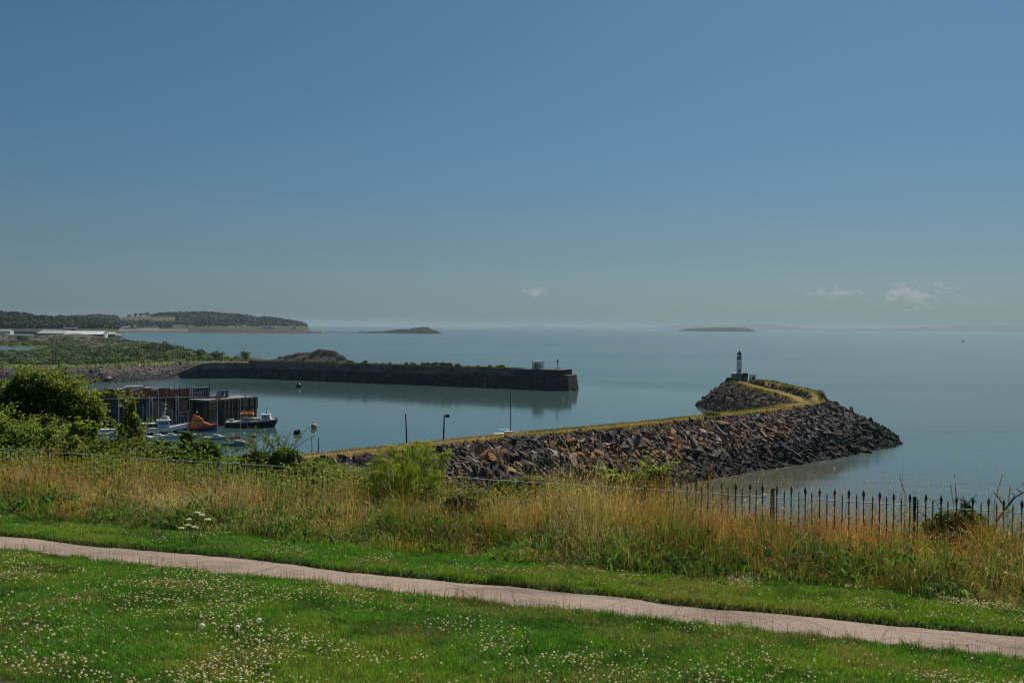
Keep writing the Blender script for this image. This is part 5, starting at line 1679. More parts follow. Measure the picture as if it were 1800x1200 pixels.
# islands and the far coast
def col_isl(V): 
    f = vnoise(V[:, 0], V[:, 1], 40, 3)[:, None]
    c = np.where(f > .5, np.array([.014, .020, .012]), np.array([.022, .018, .015])); c[V[:, 2] < 3] = (.010, .010, .009); return c
def col_coast(V): return np.tile(np.array([.10, .125, .135]), (len(V), 1))  # pale blue grey: extra distance haze put into the coast's colour
M['isl'] = mat_noise('island_ground', (.75, .75, .75), (1.2, 1.2, 1.2), scale=.05, rough=.95, attr=True, spec=.1)
lump('tidal_island', [556, 600, 640, 674, 678, 690, 704, 716, 727, 735, 744, 753, 760, 770, 777], [584.0, 583.9, 583.5, 582.4, 580.4, 579.4, 578.6, 578.4, 576.2, 574.9, 574.6, 575.2, 579.6, 581.8, 585.4], 4300, -.5, 120, M['isl'], 'low rocky tidal island with a hump at its right end', 'island', cols=col_isl, rough=.15)
lump('flat_island', [1194, 1200, 1210, 1225, 1250, 1280, 1310, 1318, 1324, 1329], [580.8, 579.2, 577.6, 576.4, 575.7, 575.6, 575.8, 577.2, 580.5, 582.4], 10800, -.5, 250, M['isl'], 'flat topped blue island on the horizon with a tiny lighthouse', 'island', cols=col_isl, rough=.05)
p = at(1308, 576, 10800); t = empty('island_lighthouse', p, 0, 'tiny lighthouse standing on the flat island at the horizon', 'lighthouse')
MB().lathe([(4.2, -4), (3.0, 22), (3.6, 23), (3.6, 25), (2, 25), (2, 28), (.3, 31)], n=12).build('tower', M['tower_white'], t)
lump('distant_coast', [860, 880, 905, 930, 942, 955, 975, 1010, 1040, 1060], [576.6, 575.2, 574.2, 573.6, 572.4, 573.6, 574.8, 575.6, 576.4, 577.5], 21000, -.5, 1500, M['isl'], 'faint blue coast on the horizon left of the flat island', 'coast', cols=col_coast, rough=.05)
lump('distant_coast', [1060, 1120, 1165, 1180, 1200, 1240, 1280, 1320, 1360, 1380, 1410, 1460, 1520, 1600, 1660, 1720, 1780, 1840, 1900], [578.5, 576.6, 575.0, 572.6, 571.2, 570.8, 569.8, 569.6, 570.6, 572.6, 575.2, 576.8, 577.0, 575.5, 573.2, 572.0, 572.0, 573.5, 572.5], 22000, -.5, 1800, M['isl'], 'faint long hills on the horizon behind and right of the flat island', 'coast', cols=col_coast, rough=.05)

# ------------------------------------------------------------------ buildings on the land
def gable(root, L, Wd, eave, ridge, wall, roof, over=.3, hip=0.0, sink=1.0):
    """a pitched roof building: local x along the ridge"""
    MB().prism([(-Wd / 2, -sink), (Wd / 2, -sink), (Wd / 2, eave), (0, ridge - .05), (-Wd / 2, eave)], -L / 2, L / 2).build('wall', wall, root).rotation_euler = (0, 0, math.pi / 2)
    t = .25; w2 = Wd / 2 + over; dz = (ridge - eave) / (Wd / 2) * over
    a = MB()
    for s in (-1, 1):
        vs = [(-L / 2 - over, s * w2, eave - dz), (L / 2 + over, s * w2, eave - dz), (L / 2 + over - hip, 0, ridge), (-L / 2 - over + hip, 0, ridge)]
        vs += [(x, y, z + t) for x, y, z in vs]
        a.add(vs, [(0, 1, 2, 3), (4, 5, 6, 7), (0, 1, 5, 4), (1, 2, 6, 5), (2, 3, 7, 6), (3, 0, 4, 7)])
    a.build('roof', roof, root)
def place(px, py, Y, z=None):
    p = at(px, py, Y); p.z = 8.2 if z is None else z; return p
w = empty('warehouse', place(152, 588, 1720), .06, 'long low warehouse with bright pale roof, nearest and brightest of the industrial sheds', 'warehouse')
gable(w, 64, 26, 4.5, 10, M['shed_wall'], M['roof_white'])
MB().box((33, -4, 1.5), (4, 16, 8)).build('porch', M['white'], w)
for k in range(6): MB().box((9 + 2.6 * k, -15, 1.0), (1.5, 2.0, 2.0)).build('loading_dock', M['white'] if k % 2 else M['black'], w)
w = empty('warehouse', place(98, 585, 1790), .05, 'long pale green roofed warehouse adjoining the brightest one on its left', 'warehouse')
M['roof_pale'] = mat_noise('pale_green_roof', (.36, .40, .37), (.46, .50, .46), scale=.05, rough=.6)
gable(w, 58, 24, 4.5, 10.5, M['shed_wall'], M['roof_pale'], hip=6)
w = empty('warehouse', place(192, 585, 1800), .05, 'short grey roofed shed at the right end of the bright warehouse', 'warehouse')
gable(w, 26, 18, 4, 8, M['shed_wall'], M['roof_pale'])
w = empty('depot_shed', place(8, 586, 1800), .05, 'white walled shed at the left edge of the industrial ground', 'shed')
gable(w, 26, 16, 8, 11, M['white'], M['grey'])
w = empty('depot_shed', place(58, 586, 1900), .05, 'blue grey shed between the white shed and the warehouses', 'shed')
gable(w, 70, 16, 6.5, 11.5, M['shed_wall'], M['slate'])
w = empty('depot_shed', place(124, 583, 1950), .05, 'grey shed roof showing above the pale warehouse roofs', 'shed')
gable(w, 26, 14, 12, 15, M['shed_wall'], M['slate'])
w = empty('depot_shed', place(32, 589, 1650), .05, 'long low blue fence-like shed under the dark hill at far left', 'shed')
gable(w, 50, 8, 3, 4.2, M['light_blue'], M['grey'])
w = empty('cottage', place(209, 589, 1600), .3, 'small white cottage at the shoreward end of the industrial ground', 'house')
gable(w, 9, 7, 4, 7.5, M['render_wall'], M['render_wall'])
MB().box((1, -3.55, 1.6), (1.2, .1, 1.4)).build('window', M['window'], w)

def houses():
    protos = []
    lab = ['white gabled house in the row along the far headland shore', 'grey roofed house in the row along the far headland shore', 'pale low house in the row along the far headland shore']
    for k in range(3):
        r = empty('shore_house', (0, 0, 0), 0, lab[k], 'house', ['white houses', 'grey roofed houses', 'pale low houses'][k] + ' along the far headland shore')
        gable(r, (11, 12, 18)[k], 9, (6, 6, 4)[k], (10, 10.5, 7)[k], (M['render_wall'], M['render_wall'], M['cream'])[k], (M['grey'], M['slate'], M['roof_pale'])[k], sink=4)
        protos.append(r)
    used = [0, 0, 0]
    for j in range(54):
        px = 205 + 140 * rng.random() ** 1.2 if j < 44 else rng.uniform(345, 530)
        k = int(rng.integers(3))
        Y = 3960 + rng.uniform(-120, 260) if j < 44 else 3900
        o = protos[k] if not used[k] else dup_tree(protos[k]); used[k] = 1
        t = (Y - 3750) / 850
        p = at(px, np.interp(Y, [3850, 4220], [577, 567.5]) if j < 44 else 576.3, Y)
        o.location = p; o.rotation_euler = (0, 0, rng.uniform(-.6, .6)); 
houses()
# ------------------------------------------------------------------ the quay
QA, QB = P(120, 753.5, 0), P(398, 744.5, 0)
QD = (QB - QA); QL = QD.length; QRZ = math.atan2(QD.y, QD.x)
QTOP = 8.6
def q_x(px):
    """distance along the quay face whose foot shows at px"""
    d = ray(px, 745); k = d.x / d.y
    # QA + t*QD on the ray x = k*y
    dx, dy = QD.x / QL, QD.y / QL
    return (k * QA.y - QA.x) / (dx - k * dy)
def make_quay():
    root = empty('quay', QA, QRZ, 'dark stained masonry quay with rust red steel parapet behind the moored boats', 'quay')
    L = QL
    n = int(L / .9); nz = 10
    xs = np.linspace(-50, L, n); q = np.linspace(0, 1, nz)
    Xa, Qa = np.meshgrid(xs, q, indexing='ij')
    yf = .5 * Qa + .35 * (fbm(Xa, Qa * 10, 1.5, 61) - .5); za = -.5 + (QTOP + .5) * Qa
    Vf = np.stack([Xa, yf, za], -1).reshape(-1, 3); Vb = np.stack([Xa, 0 * yf + 9.5, za], -1).reshape(-1, 3)
    i = np.arange(n * nz).reshape(n, nz); o = n * nz
    f0 = np.stack([i[:-1, :-1], i[1:, :-1], i[1:, 1:], i[:-1, 1:]], -1).reshape(-1, 4)
    np_mesh('wall', np.concatenate([Vf, Vb]), [f0, f0[:, ::-1] + o, np.stack([i[:-1, -1], i[1:, -1], i[1:, -1] + o, i[:-1, -1] + o], -1)], M['quay'], parent=root)
    MB().box(((L - 50) / 2, .75, QTOP + .14), (L + 50, .7, .22)).build('coping', M['concrete'], root)
    # parapet of steel sheet with uprights
    x0, x1 = q_x(163), q_x(343)
    pr = MB(); up = MB()
    x = x0
    while x < x1:
        w = random.uniform(2.2, 3.1); w = min(w, x1 - x)
        hgt = 2.9 + random.uniform(-.35, .2)
        pr.box((x + w / 2, 3.2, QTOP + hgt / 2 + .02), (w - .06, .12 + random.uniform(-.02, .02), hgt))
        up.box((x, 3.05, QTOP + 1.4), (.22, .35, 3.3))
        x += w
    par = pr.build('parapet', M['rust'], root)
    up.build('upright', M['rust_dark'], par)
    # timber fender posts down the face
    for px, top, m, w in ((208.5, QTOP + .6, 'timber_pale', .42), (212, QTOP - .2, 'timber_dark', .5), (251, 7.0, 'light_blue', .22), (256, QTOP + .3, 'timber_dark', .6), (262.5, QTOP + .8, 'timber_pale', .34), (267.5, QTOP + .6, 'timber_pale', .3),
                          (309.5, QTOP + .9, 'timber_pale', .36), (313.5, QTOP + .8, 'timber_pale', .3), (340, QTOP, 'timber_dark', .5), (364, QTOP, 'timber_dark', .6)):
        MB().box((q_x(px), -.35, top / 2 - .3), (w, .45, top + .6)).build('fender_post', M[m], root)
    # recessed dark bays and pale repairs in the masonry
    for a, b, m, z0, z1 in ((268, 300, 'brown_stone', .8, 7.6), (315, 332, 'brown_stone', 2.6, 7.8), (214, 232, 'brown_stone', 1.5, 5.5), (214, 250, 'dark_concrete', .3, 7.6), (330, 362, 'dark_concrete', .3, 8.2), (166, 206, 'dark_concrete', .3, 7.8)):
        xa, xb = q_x(a), q_x(b)
        MB().box(((xa + xb) / 2, .22, (z0 + z1) / 2), (xb - xa, .6, z1 - z0)).build('masonry_panel', M[m], root)
    # wooden staging on the wall between the two working boats
    st = MB()
    for z in (3.0, 4.2): st.box((q_x(321), -.7, z), (2.6, .5, .18))
    st.tube((q_x(317), -.6, .5), (q_x(317), -.6, 4.6), .1); st.tube((q_x(325), -.8, 1.2), (q_x(318), -.6, 4.2), .1)
    st.build('staging', M['timber_pale'], root)
    lad = MB()
    for dx in (-.2, .2): lad.box((q_x(302) + dx, -.42, 4.2), (.06, .08, 8.6))
    for k in range(24): lad.box((q_x(302), -.42, .3 + k * .35), (.4, .06, .05))
    lad.build('ladder', M['rust_dark'], root)
    cx = q_x(236)
    sc = MB()
    for s in (-1, 1): sc.tube((cx - 1.3 * s, 2.7, QTOP), (cx + 1.1 * s, 2.75, QTOP + 2.9), .07)
    for k in range(4): sc.tube((cx - 1.2 + .8 * k, 2.7, QTOP), (cx - .2 + .5 * k, 2.8, QTOP + 2.8), .05)
    sc.build('brace', M['steel'], root)
    return root
quay = make_quay()
def quay_ivy():
    p = QA + Vector((q_x(190) * math.cos(QRZ), q_x(190) * math.sin(QRZ), QTOP))
    root = empty('ivy_bush', p, QRZ, 'green bush growing over the rust red parapet on the quay, just right of the hawthorn', 'bush')
    bush('b', root, [(0, 2.4, .9, 1.6, .8, 1.5), (1.4, 2.4, .6, 1.2, .8, 1.2), (-1.2, 2.3, 1.2, 1.0, .7, 1.3)], 2600, .28, G_MID, mat='far_leaf', stem=True)
quay_ivy()
def on_quay(x, y, z=0): return QA + Vector((x * math.cos(QRZ) - y * math.sin(QRZ), x * math.sin(QRZ) + y * math.cos(QRZ), z))

# white boat under cover behind the parapet
def covered_boat():
    r = empty('covered_boat', on_quay(q_x(240), 6.5, QTOP), QRZ, 'white boat on the quay showing above the rust red parapet', 'boat')
    hull_mesh(10.5, 3.0, .2, 2.6, 3.0).build('hull', M['white'], r).location = (0, 0, .3)
    MB().prism([(-3.4, 3.0), (3.2, 3.0), (2.2, 3.75), (-2.6, 3.75)], -1.1, 1.1).build('cabin', M['white'], r)
    MB().box((6.6, 0, 3.0), (3.2, .5, .2)).build('pulpit', M['white'], r)
    m = MB()
    for s in (-3, 3): m.box((s, 0, .3), (.3, 2.4, .7))
    m.build('cradle', M['rust_dark'], r)
def hull_mesh(L, B, draft, fs, fb, q0=0.0, q1=1.0, n=18, rake=.10, transom=.82, full=2.4, inset=0.0):
    """boat hull between the height fractions q0 and q1, bow towards +x, closed by a deck"""
    rows = 7; V = []
    for j in range(n + 1):
        s = j / n
        hb = B / 2 * (transom + (1 - transom) * min(1, s / .4)) * (1 - max(0, (s - .45) / .55) ** full)
        hb = max(hb - inset, .02)
        zt = fs + (fb - fs) * s ** 2
        for i in range(rows):
            q = q0 + (q1 - q0) * i / (rows - 1)
            z = -draft + (zt + draft) * q
            w = hb * (.42 + .58 * min(1, q * 1.25) ** .6) if s < .98 else hb * (.3 + .7 * q)
            x = -L / 2 + L * s * (1 - rake * (1 - q) * s)
            V.append((x, w, z))
    k = rows; m = MB()
    A = [(x, -y, z) for x, y, z in V]
    o = len(V); fs_ = []
    for j in range(n):
        for i in range(rows - 1):
            a, b, c, d = j * k + i, (j + 1) * k + i, (j + 1) * k + i + 1, j * k + i + 1
            fs_ += [(a, b, c, d), (o + d, o + c, o + b, o + a)]
        fs_.append((j * k + k - 1, (j + 1) * k + k - 1, o + (j + 1) * k + k - 1, o + j * k + k - 1))
        fs_.append((o + j * k, o + (j + 1) * k, (j + 1) * k, j * k))
    fs_.append(tuple(range(k)) + tuple(o + i for i in range(k - 1, -1, -1)))
    e = n * k
    fs_.append(tuple(e + i for i in range(k - 1, -1, -1)) + tuple(o + e + i for i in range(k)))
    return m.add(V + A, fs_)
covered_boat()

# shed, posts and railings on the quay's outer part
def quay_things():
    x = q_x(356)
    s = empty('quay_shed', on_quay(x, 4.6, QTOP), QRZ, 'dark slatted shed with two white posts at the end of the rust red parapet', 'shed')
    MB().box((0, 0, 1.4), (4.8, 3.2, 2.8)).build('wall', M['navy'], s)
    MB().box((0, 0, 2.9), (5.2, 3.6, .16)).build('roof', M['slate'], s)
    m = MB()
    for k in range(7): m.box((-2.1 + k * .7, -1.65, 1.35), (.16, .1, 2.5))
    m.build('batten', M['grey'], s)
    for dx in (-2.75, -3.25): MB().box((dx, -1.5, 1.4), (.26, .16, 2.8)).build('post', M['white'], s)
    MB().tube((2.5, -1.4, 0), (2.5, -1.4, 4.4), .1).build('corner_pole', M['black'], s)
    # pole, far left of the lamp
    p = at(307, 640, 338); p.z = QTOP
    t = empty('tall_mast', p, 0, 'very tall thin white signal mast standing on the quay', 'mast')
    topz = at(307, 606, 338).z - QTOP
    MB().tube((0, 0, -.2), (0, 0, topz), .10, .045, 8).build('pole', M['alu'], t)
    MB().ball((0, 0, topz), .12, 8).build('cap', M['alu'], t)
    m = MB().box((0, 0, topz * .55), (1.2, .06, .06)); m.build('yard', M['alu'], t)
quay_things()

# timber jetty head
def make_jetty():
    a, b = P(392, 747, 0), P(446, 741.5, 0)
    d = b - a; L = d.length + 1.5; rz = math.atan2(d.y, d.x)
    root = empty('timber_jetty', a, rz, 'tarred timber piled jetty head at the outer end of the quay', 'jetty')
    D = 8.5; top = QTOP - .3
    x0 = -6.5
    MB().box(((L + x0) / 2, D / 2, top - .25), (L - x0, D, .5)).build('deck', M['concrete'], root)
    n = 0
    pile = None
    for y in (0, D * .45, D - .3):
        for x in np.arange(x0 + .3, L - .2, .78):
            k = random.random()
            o = MB().tube((0, 0, -.5), (0, 0, top - .3 - random.uniform(0, .05)), .26, .24, 8).build('pile', M['timber'] if k < .6 else M['timber_dark'], root)
            o.location = (x + random.uniform(-.06, .06), y + random.uniform(-.08, .08), 0); n += 1
    # planked fascia between the front piles, darker, with a deep overhang at the end
    m = MB()
    for x in np.arange(x0 + .05, L - 1.2, .39): m.box((x, .42, top / 2 - .4), (.33, .16 + random.uniform(-.03, .03), top - .3))
    m.build('planking', M['timber'], root)
    MB().box((L - .1, D / 2, top - 2.1), (.7, D, 3.6)).build('end_fender', M['timber_dark'], root)
    m = MB()
    for z in (top - 1.2, top - 3.4): m.box(((L + x0) / 2 - .6, -.34, z), (L - x0 - 1.6, .16, .3))
    m.build('waling', M['timber_dark'], root)
    MB().box((x0 + 2.2, 1.6, (top - 1) / 2), (3.4, 2.4, top - 1)).build('core', M['dark_concrete'], root)
    rl = MB()
    xs = np.arange(x0, L - .3, 1.1)
    for x in xs: rl.tube((x, D - .4, top), (x, D - .4, top + 2.0), .045, n=5)
    for z in (.7, 1.4, 2.0): rl.tube((x0, D - .4, top + z), (L - .4, D - .4, top + z), .03, n=5)
    for x in np.arange(L * .55, L - .3, 1.1): rl.tube((x, .3, top), (x, .3, top + 1.1), .04, n=5)
    rl.tube((L * .55, .3, top + 1.1), (L - .4, .3, top + 1.1), .03, n=5)
    rl.build('railing', M['steel'], root)
    def on(x, y, z=0): return a + Vector((x * math.cos(rz) - y * math.sin(rz), x * math.sin(rz) + y * math.cos(rz), top + z))
    # three blue winches
    labs = ('leftmost of the three blue winches on the jetty head', 'middle one of the three blue winches on the jetty head', 'rightmost of the three blue winches on the jetty head')
    for k, px in enumerate((403.5, 412, 421.5)):
        dd = ray(px, 690); x = (px - 392) / 5.6
        w = empty('winch', on(x + .3, 4.6), rz + .1 * k, labs[k], 'winch', 'blue winches on the jetty head')
        MB().prism([(-.72, 0), (.72, 0), (.55, .5), (.2, .6), (.16, 1.9), (-.12, 1.9), (-.2, .6), (-.55, .5)], -.4, .4).build('frame', M['blue'], w)
        MB().tube((-.05, -.5, 1.95), (-.05, .5, 1.95), .3, n=12).build('drum', M['blue'], w)
        MB().tube((.1, -.5, 1.8), (.55, -.7, 2.25), .05).build('handle', M['steel'], w)
    # rust red locker, bollard, life ring post
    c = empty('locker', on(-.6, 1.3), rz, 'rust red steel locker on the edge of the jetty', 'locker')
    MB().box((0, 0, .75), (1.2, 1.0, 1.5)).build('body', M['rust'], c)
    MB().box((0, 0, 1.54), (1.3, 1.1, .08)).build('lid', M['rust_dark'], c)
    bl = empty('bollard', on(L * .72, 1.2), rz, 'pale brown post standing on the jetty edge right of the winches', 'post')
    MB().lathe([(.22, 0), (.2, .7), (.28, .75), (.28, .95), (.1, 1.05)], n=12).build('body', M['buoy_tan'], bl)
    lb = empty('life_ring_stand', on(-3.4, 1.0), rz, 'white life ring post on the quay left of the rust red locker', 'post')
    MB().tube((0, 0, 0), (0, 0, 1.3), .05).build('post', M['steel'], lb)
    mm = MB(); R_ = .38
    for k in range(12):
        t0, t1 = k * math.pi / 6, (k + 1) * math.pi / 6
        mm.tube((R_ * math.cos(t0), -.1, 1.1 + R_ * math.sin(t0)), (R_ * math.cos(t1), -.1, 1.1 + R_ * math.sin(t1)), .1, n=6)
    mm.build('ring', M['white'], lb)
make_jetty()

# ------------------------------------------------------------------ boats
def windows(m, x0, x1, y, z0, z1, n, thick=.05):
    w = (x1 - x0) / n
    for k in range(n): m.box((x0 + w * (k + .5), y, (z0 + z1) / 2), (w * .72, thick, z1 - z0))
    return m
def rails(parent, pts, h, mat, r=.025, name='railing'):
    m = MB()
    for a, b in zip(pts[:-1], pts[1:]):
        a = Vector(a); b = Vector(b)
        m.tube(a, a + Vector((0, 0, h)), r, n=5); m.tube(a + Vector((0, 0, h)), b + Vector((0, 0, h)), r, n=5); m.tube(a + Vector((0, 0, h * .5)), b + Vector((0, 0, h * .5)), r * .8, n=5)
    m.tube(Vector(pts[-1]), Vector(pts[-1]) + Vector((0, 0, h)), r, n=5)
    return m.build(name, mat, parent)

def fishing_boat():
    p = P(290, 762, 0); rz = .38
    r = empty('fishing_boat', p, rz, 'white and blue fishing boat with lattice gantry mast alongside the quay', 'boat')
    L, B = 12.8, 4.2
    hull_mesh(L, B, .8, 1.5, 3.0, 0, .62).build('hull', M['navy'], r)
    hull_mesh(L, B, .8, 1.5, 3.0, .622, 1, inset=-.03).build('bulwark', M['white'], r)
    MB().prism([(-2.0, 1.2), (1.2, 1.2), (1.5, 2.4), (1.15, 3.9), (-2.0, 3.9)], -1.3, 1.3).build('wheelhouse', M['light_blue'], r)
    wm = MB(); windows(wm, -1.8, .9, -1.32, 2.8, 3.5, 4); windows(wm, -1.8, .9, 1.32, 2.8, 3.5, 4); wm.build('window', M['window'], r)
    MB().box((-.4, 0, 4.0), (3.9, 3.0, .16)).build('wheelhouse_roof', M['white'], r)
    MB().box((-4.2, 0, 3.15), (4.6, 3.2, .14)).build('canopy', M['white'], r)
    m = MB()
    for x in (-6.2, -4.2, -2.3):
        for y in (-1.5, 1.5): m.tube((x, y, 1.3), (x, y, 3.1), .06, n=6)
    m.build('canopy_post', M['blue'], r)
    MB().box((-5.2, -.4, 1.95), (1.0, .8, .9)).build('net_bin', M['blue'], r)
    MB().box((-5.6, .6, 1.9), (.7, .6, .7)).build('fish_box', M['red'], r)
    g = MB()
    for y in (-1.0, 1.0): g.tube((-.2, y, 4.0), (.2, y * .25, 8.4), .09, .06); g.tube((-1.2, y, 4.0), (.2, y * .25, 7.6), .07, .05)
    for q in np.linspace(.15, .95, 6):
        g.tube((-.2 + .4 * q, -1 + .75 * q, 4 + 4.4 * q), (-.2 + .4 * q, 1 - .75 * q, 4 + 4.4 * q), .045)
    g.tube((.2, 0, 8.2), (.25, 0, 10.6), .07, .04); g.box((.2, 0, 7.3), (.5, 1.7, .1)); g.box((.2, 0, 8.6), (.4, 1.2, .1))
    g.build('gantry_mast', M['white'], r)
    MB().box((.25, 0, 5.1), (1.6, .3, .25)).build('radar', M['white'], r)
    MB().lathe([(.4, 4.1), (.5, 4.3), (.45, 4.7), (.1, 4.9)], c=(.8, .5, 0), n=12).build('dome', M['white'], r)
    rails(r, [(2.0, -1.9, 2.0), (3.2, -1.75, 2.2), (4.4, -1.4, 2.5), (5.6, -.8, 2.85)], .8, M['steel'])
    MB().box((2.8, 0, 1.95), (1.2, 1.2, .8)).build('winch', M['grey'], r)
    MB().tube((-6.3, 0, 3.0), (-7.6, 0, 3.5), .05).build('stern_boom', M['black'], r)
fishing_boat()

def lifeboat():
    p = P(353, 757.5, 0); rz = .30
    r = empty('lifeboat', p, rz, 'orange and navy lifeboat moored bow outward beside the fishing boat', 'boat')
    L, B = 10.2, 3.9
    hull_mesh(L, B, .7, 1.35, 2.3, 0, .80, transom=.9).build('hull', M['navy'], r)
    hull_mesh(L, B, .7, 1.35, 2.3, .802, 1, transom=.9, inset=-.03).build('gunwale', M['red'], r)
    m = MB()
    m.prism([(-3.0, 1.3), (2.9, 1.6), (2.2, 2.35), (.9, 2.7), (.3, 3.9), (-2.3, 3.9), (-3.0, 2.6)], -1.35, 1.35)
    sup = m.build('superstructure', M['orange'], r)
    wm = MB(); windows(wm, -2.1, .2, -1.38, 3.0, 3.5, 5); windows(wm, -2.1, .2, 1.38, 3.0, 3.5, 5); wm.build('window', M['window'], sup)
    wm = MB()
    for x in (-.9, .6): wm.tube((x, -1.40, 2.1), (x, -1.34, 2.1), .22, n=10)
    wm.build('porthole', M['window'], sup)
    MB().box((-1.2, 0, 4.2), (1.9, 1.7, .5)).build('flybridge', M['orange'], r)
    MB().box((-1.9, .6, 4.6), (.7, .8, .6)).build('wheel_seat', M['red'], r)
    MB().box((-3.9, 0, 2.0), (1.5, 2.4, 1.1)).build('aft_locker', M['red_canvas'], r)
    a = MB(); 
    for y in (-.8, .8): a.tube((-1.6, y, 4.4), (-1.0, y * .3, 5.8), .07, .05)
    a.box((-1.2, 0, 5.5), (.25, 1.3, .12)); a.tube((-1.0, 0, 5.6), (-.9, 0, 6.9), .035, .02)
    a.build('mast', M['grey'], r)
    MB().box((-1.1, 0, 5.75), (.3, 1.5, .2)).build('radar', M['white'], r)
    rails(r, [(1.5, -1.6, 1.8), (2.6, -1.4, 1.95), (3.7, -.95, 2.1), (4.8, -.2, 2.3)], .75, M['steel'])
    rails(r, [(-4.9, -1.5, 1.4), (-4.0, -1.6, 1.4), (-3.1, -1.65, 1.42)], .8, M['steel'])
lifeboat()

def workboat():
    p = P(444, 750, 0); rz = .10
    r = empty('workboat', p, rz, 'long black hulled workboat with amber roof and cream deckhouse off the jetty head', 'boat')
    L, B = 16.0, 4.6
    hull_mesh(L, B, .9, 1.75, 2.7, 0, .86, full=3.2).build('hull', M['black'], r)
    hull_mesh(L, B, .9, 1.75, 2.7, .862, 1, full=3.2, inset=-.03).build('sheer_strake', M['cream'], r)
    MB().prism([(3.0, 1.9), (5.8, 2.1), (5.6, 2.9), (5.2, 3.8), (3.0, 3.8)], -1.3, 1.3).build('wheelhouse', M['white'], r)
    wm = MB(); windows(wm, 3.1, 5.2, -1.33, 2.95, 3.5, 4); wm.build('window', M['window'], r)
    MB().box((4.1, 0, 3.9), (2.9, 3.0, .16)).build('wheelhouse_roof', M['white'], r)
    MB().box((-.4, 0, 2.35), (5.6, 2.2, 1.0)).build('deckhouse', M['cream'], r)
    wm = MB(); windows(wm, -2.8, 2.0, -1.13, 2.35, 2.7, 5); wm.build('window', M['window'], r)
    MB().box((-1.7, 0, 4.15), (4.0, 2.6, .5)).build('amber_roof', M['amber'], r)
    m = MB()
    for x in (-3.5, -1.7, .1):
        for y in (-1.2, 1.2): m.tube((x, y, 1.8), (x, y, 4.0), .07)
    m.build('roof_post', M['steel'], r)
    m = MB()
    for k in range(7): m.ball((-3.2 + .52 * k, random.uniform(-.8, .8), 4.6), random.uniform(.22, .34), 8)
    m.build('fender_ball', M['buoy_red'], r)
    MB().box((-.9, -.4, 4.55), (.9, .7, .5)).build('raft_canister', M['red'], r)
    MB().path([(4.3, 0, 3.9), (4.3, 0, 5.6), (4.3, 0, 6.6)], [.13, .09, .04]).build('mast', M['black'], r)
    MB().box((4.3, 0, 5.0), (.3, 1.5, .16)).build('radar', M['white'], r)
    MB().ball((5.0, .5, 4.25), .35, 10).build('dome', M['white'], r)
    rails(r, [(-7.6, -1.9, 1.8), (-6.4, -2.1, 1.8), (-5.2, -2.15, 1.8), (-4.0, -2.2, 1.8), (-2.8, -2.2, 1.82)], 1.0, M['white'], .05)
    rails(r, [(1.2, -2.2, 2.0), (2.6, -2.15, 2.1), (4.0, -2.0, 2.2), (5.4, -1.6, 2.35), (6.7, -1.0, 2.5)], .9, M['white'], .05)
    MB().tube((-1.0, -2.35, 1.2), (-1.0, -2.35, 3.0), .07).build('fender_post', M['rubber'], r)
    MB().box((-6.4, 0, 2.1), (1.2, 1.8, .7)).build('stern_locker', M['grey'], r)
    MB().box((7.2, 0, 2.9), (.5, .5, .5)).build('bow_bitt', M['rust'], r)
workboat()

def yacht(px, py, L, rz, label, hullm='white', mast_top=None, mast_px=None, cover=None, cabin='white', coverm='bright_blue', boot=None, lean=0.0, rig=True, mastm='alu', group=None, mr=.10):
    p = P(px, py, 0); r = empty('yacht', p, rz, label, 'sailing boat', group)
    B = L * .33
    hull_mesh(L, B, .5, .75, 1.1, 0, 1, rake=.16, transom=.6).build('hull', M[hullm], r)
    if boot: hull_mesh(L, B, .5, .75, 1.1, .45, .62, rake=.16, transom=.6, inset=-.025).build('boot_stripe', M[boot], r)
    MB().prism([(-L * .12, .8), (L * .26, .9), (L * .16, 1.3), (-L * .10, 1.4)], -B * .27, B * .27).build('cabin', M[cabin], r)
    wm = MB(); windows(wm, -L * .08, L * .13, -B * .275, 1.0, 1.2, 3); wm.build('window', M['window'], r)
    if mast_top:
        mx = L * .08
        tip = at(mast_px if mast_px else px, mast_top, p.y).z
        MB().path([(mx, 0, .9), (mx - lean * tip, 0, tip)], [mr, mr * .7], 7).build('mast', M[mastm], r)
        MB().tube((mx - .1, 0, 1.95), (-L * .36, 0, 1.9), .05).build('boom', M['alu'], r)
        if rig:
            m = MB()
            m.tube((L * .47, 0, 1.1), (mx - lean * tip, 0, tip - .1), .016, n=4); m.tube((-L * .48, 0, .9), (mx - lean * tip, 0, tip - .1), .014, n=4)
            for s in (-1, 1):
                m.tube((mx, s * B * .45, .9), (mx - lean * tip * .6, s * .5, tip * .6), .014, n=4); m.tube((mx - lean * tip * .6, s * .5, tip * .6), (mx - lean * tip, 0, tip - .1), .014, n=4)
                m.tube((mx - lean * tip * .6, 0, tip * .6), (mx - lean * tip * .6, s * .5, tip * .6), .02, n=4)
            m.build('rigging', M['steel'], r)
    if cover: MB().prism([(-L * .38, 1.85), (L * .06, 1.95), (L * .07, 2.7), (-L * .02, 2.35), (-L * .36, 2.1)], -.16, .16).build('sail_cover', M[coverm], r)
    rails(r, [(L * .2, -B * .38, .95), (L * .34, -B * .25, 1.0), (L * .46, -.08, 1.1)], .55, M['steel'], .02, 'pulpit')
    return r
yacht(379, 772, 6.2, .15, 'white yacht with blue cover, its tall mast rising before the quay end', mast_top=676, cover=True, boot='blue')
yacht(327, 769, 6.4, .2, 'white yacht half hidden by the dark bush, below the lifeboat', mast_top=722, boot='grey')
yacht(418, 783, 7.8, .2, 'teal hulled yacht with dark red sail cover moored below the workboat', hullm='teal', mast_top=699, cover=True, coverm='red_canvas', cabin='cream', boot='white')
yacht(275, 771, 7.0, .25, 'white yacht below the fishing boat with a slim mast crossing its gantry', mast_top=684)
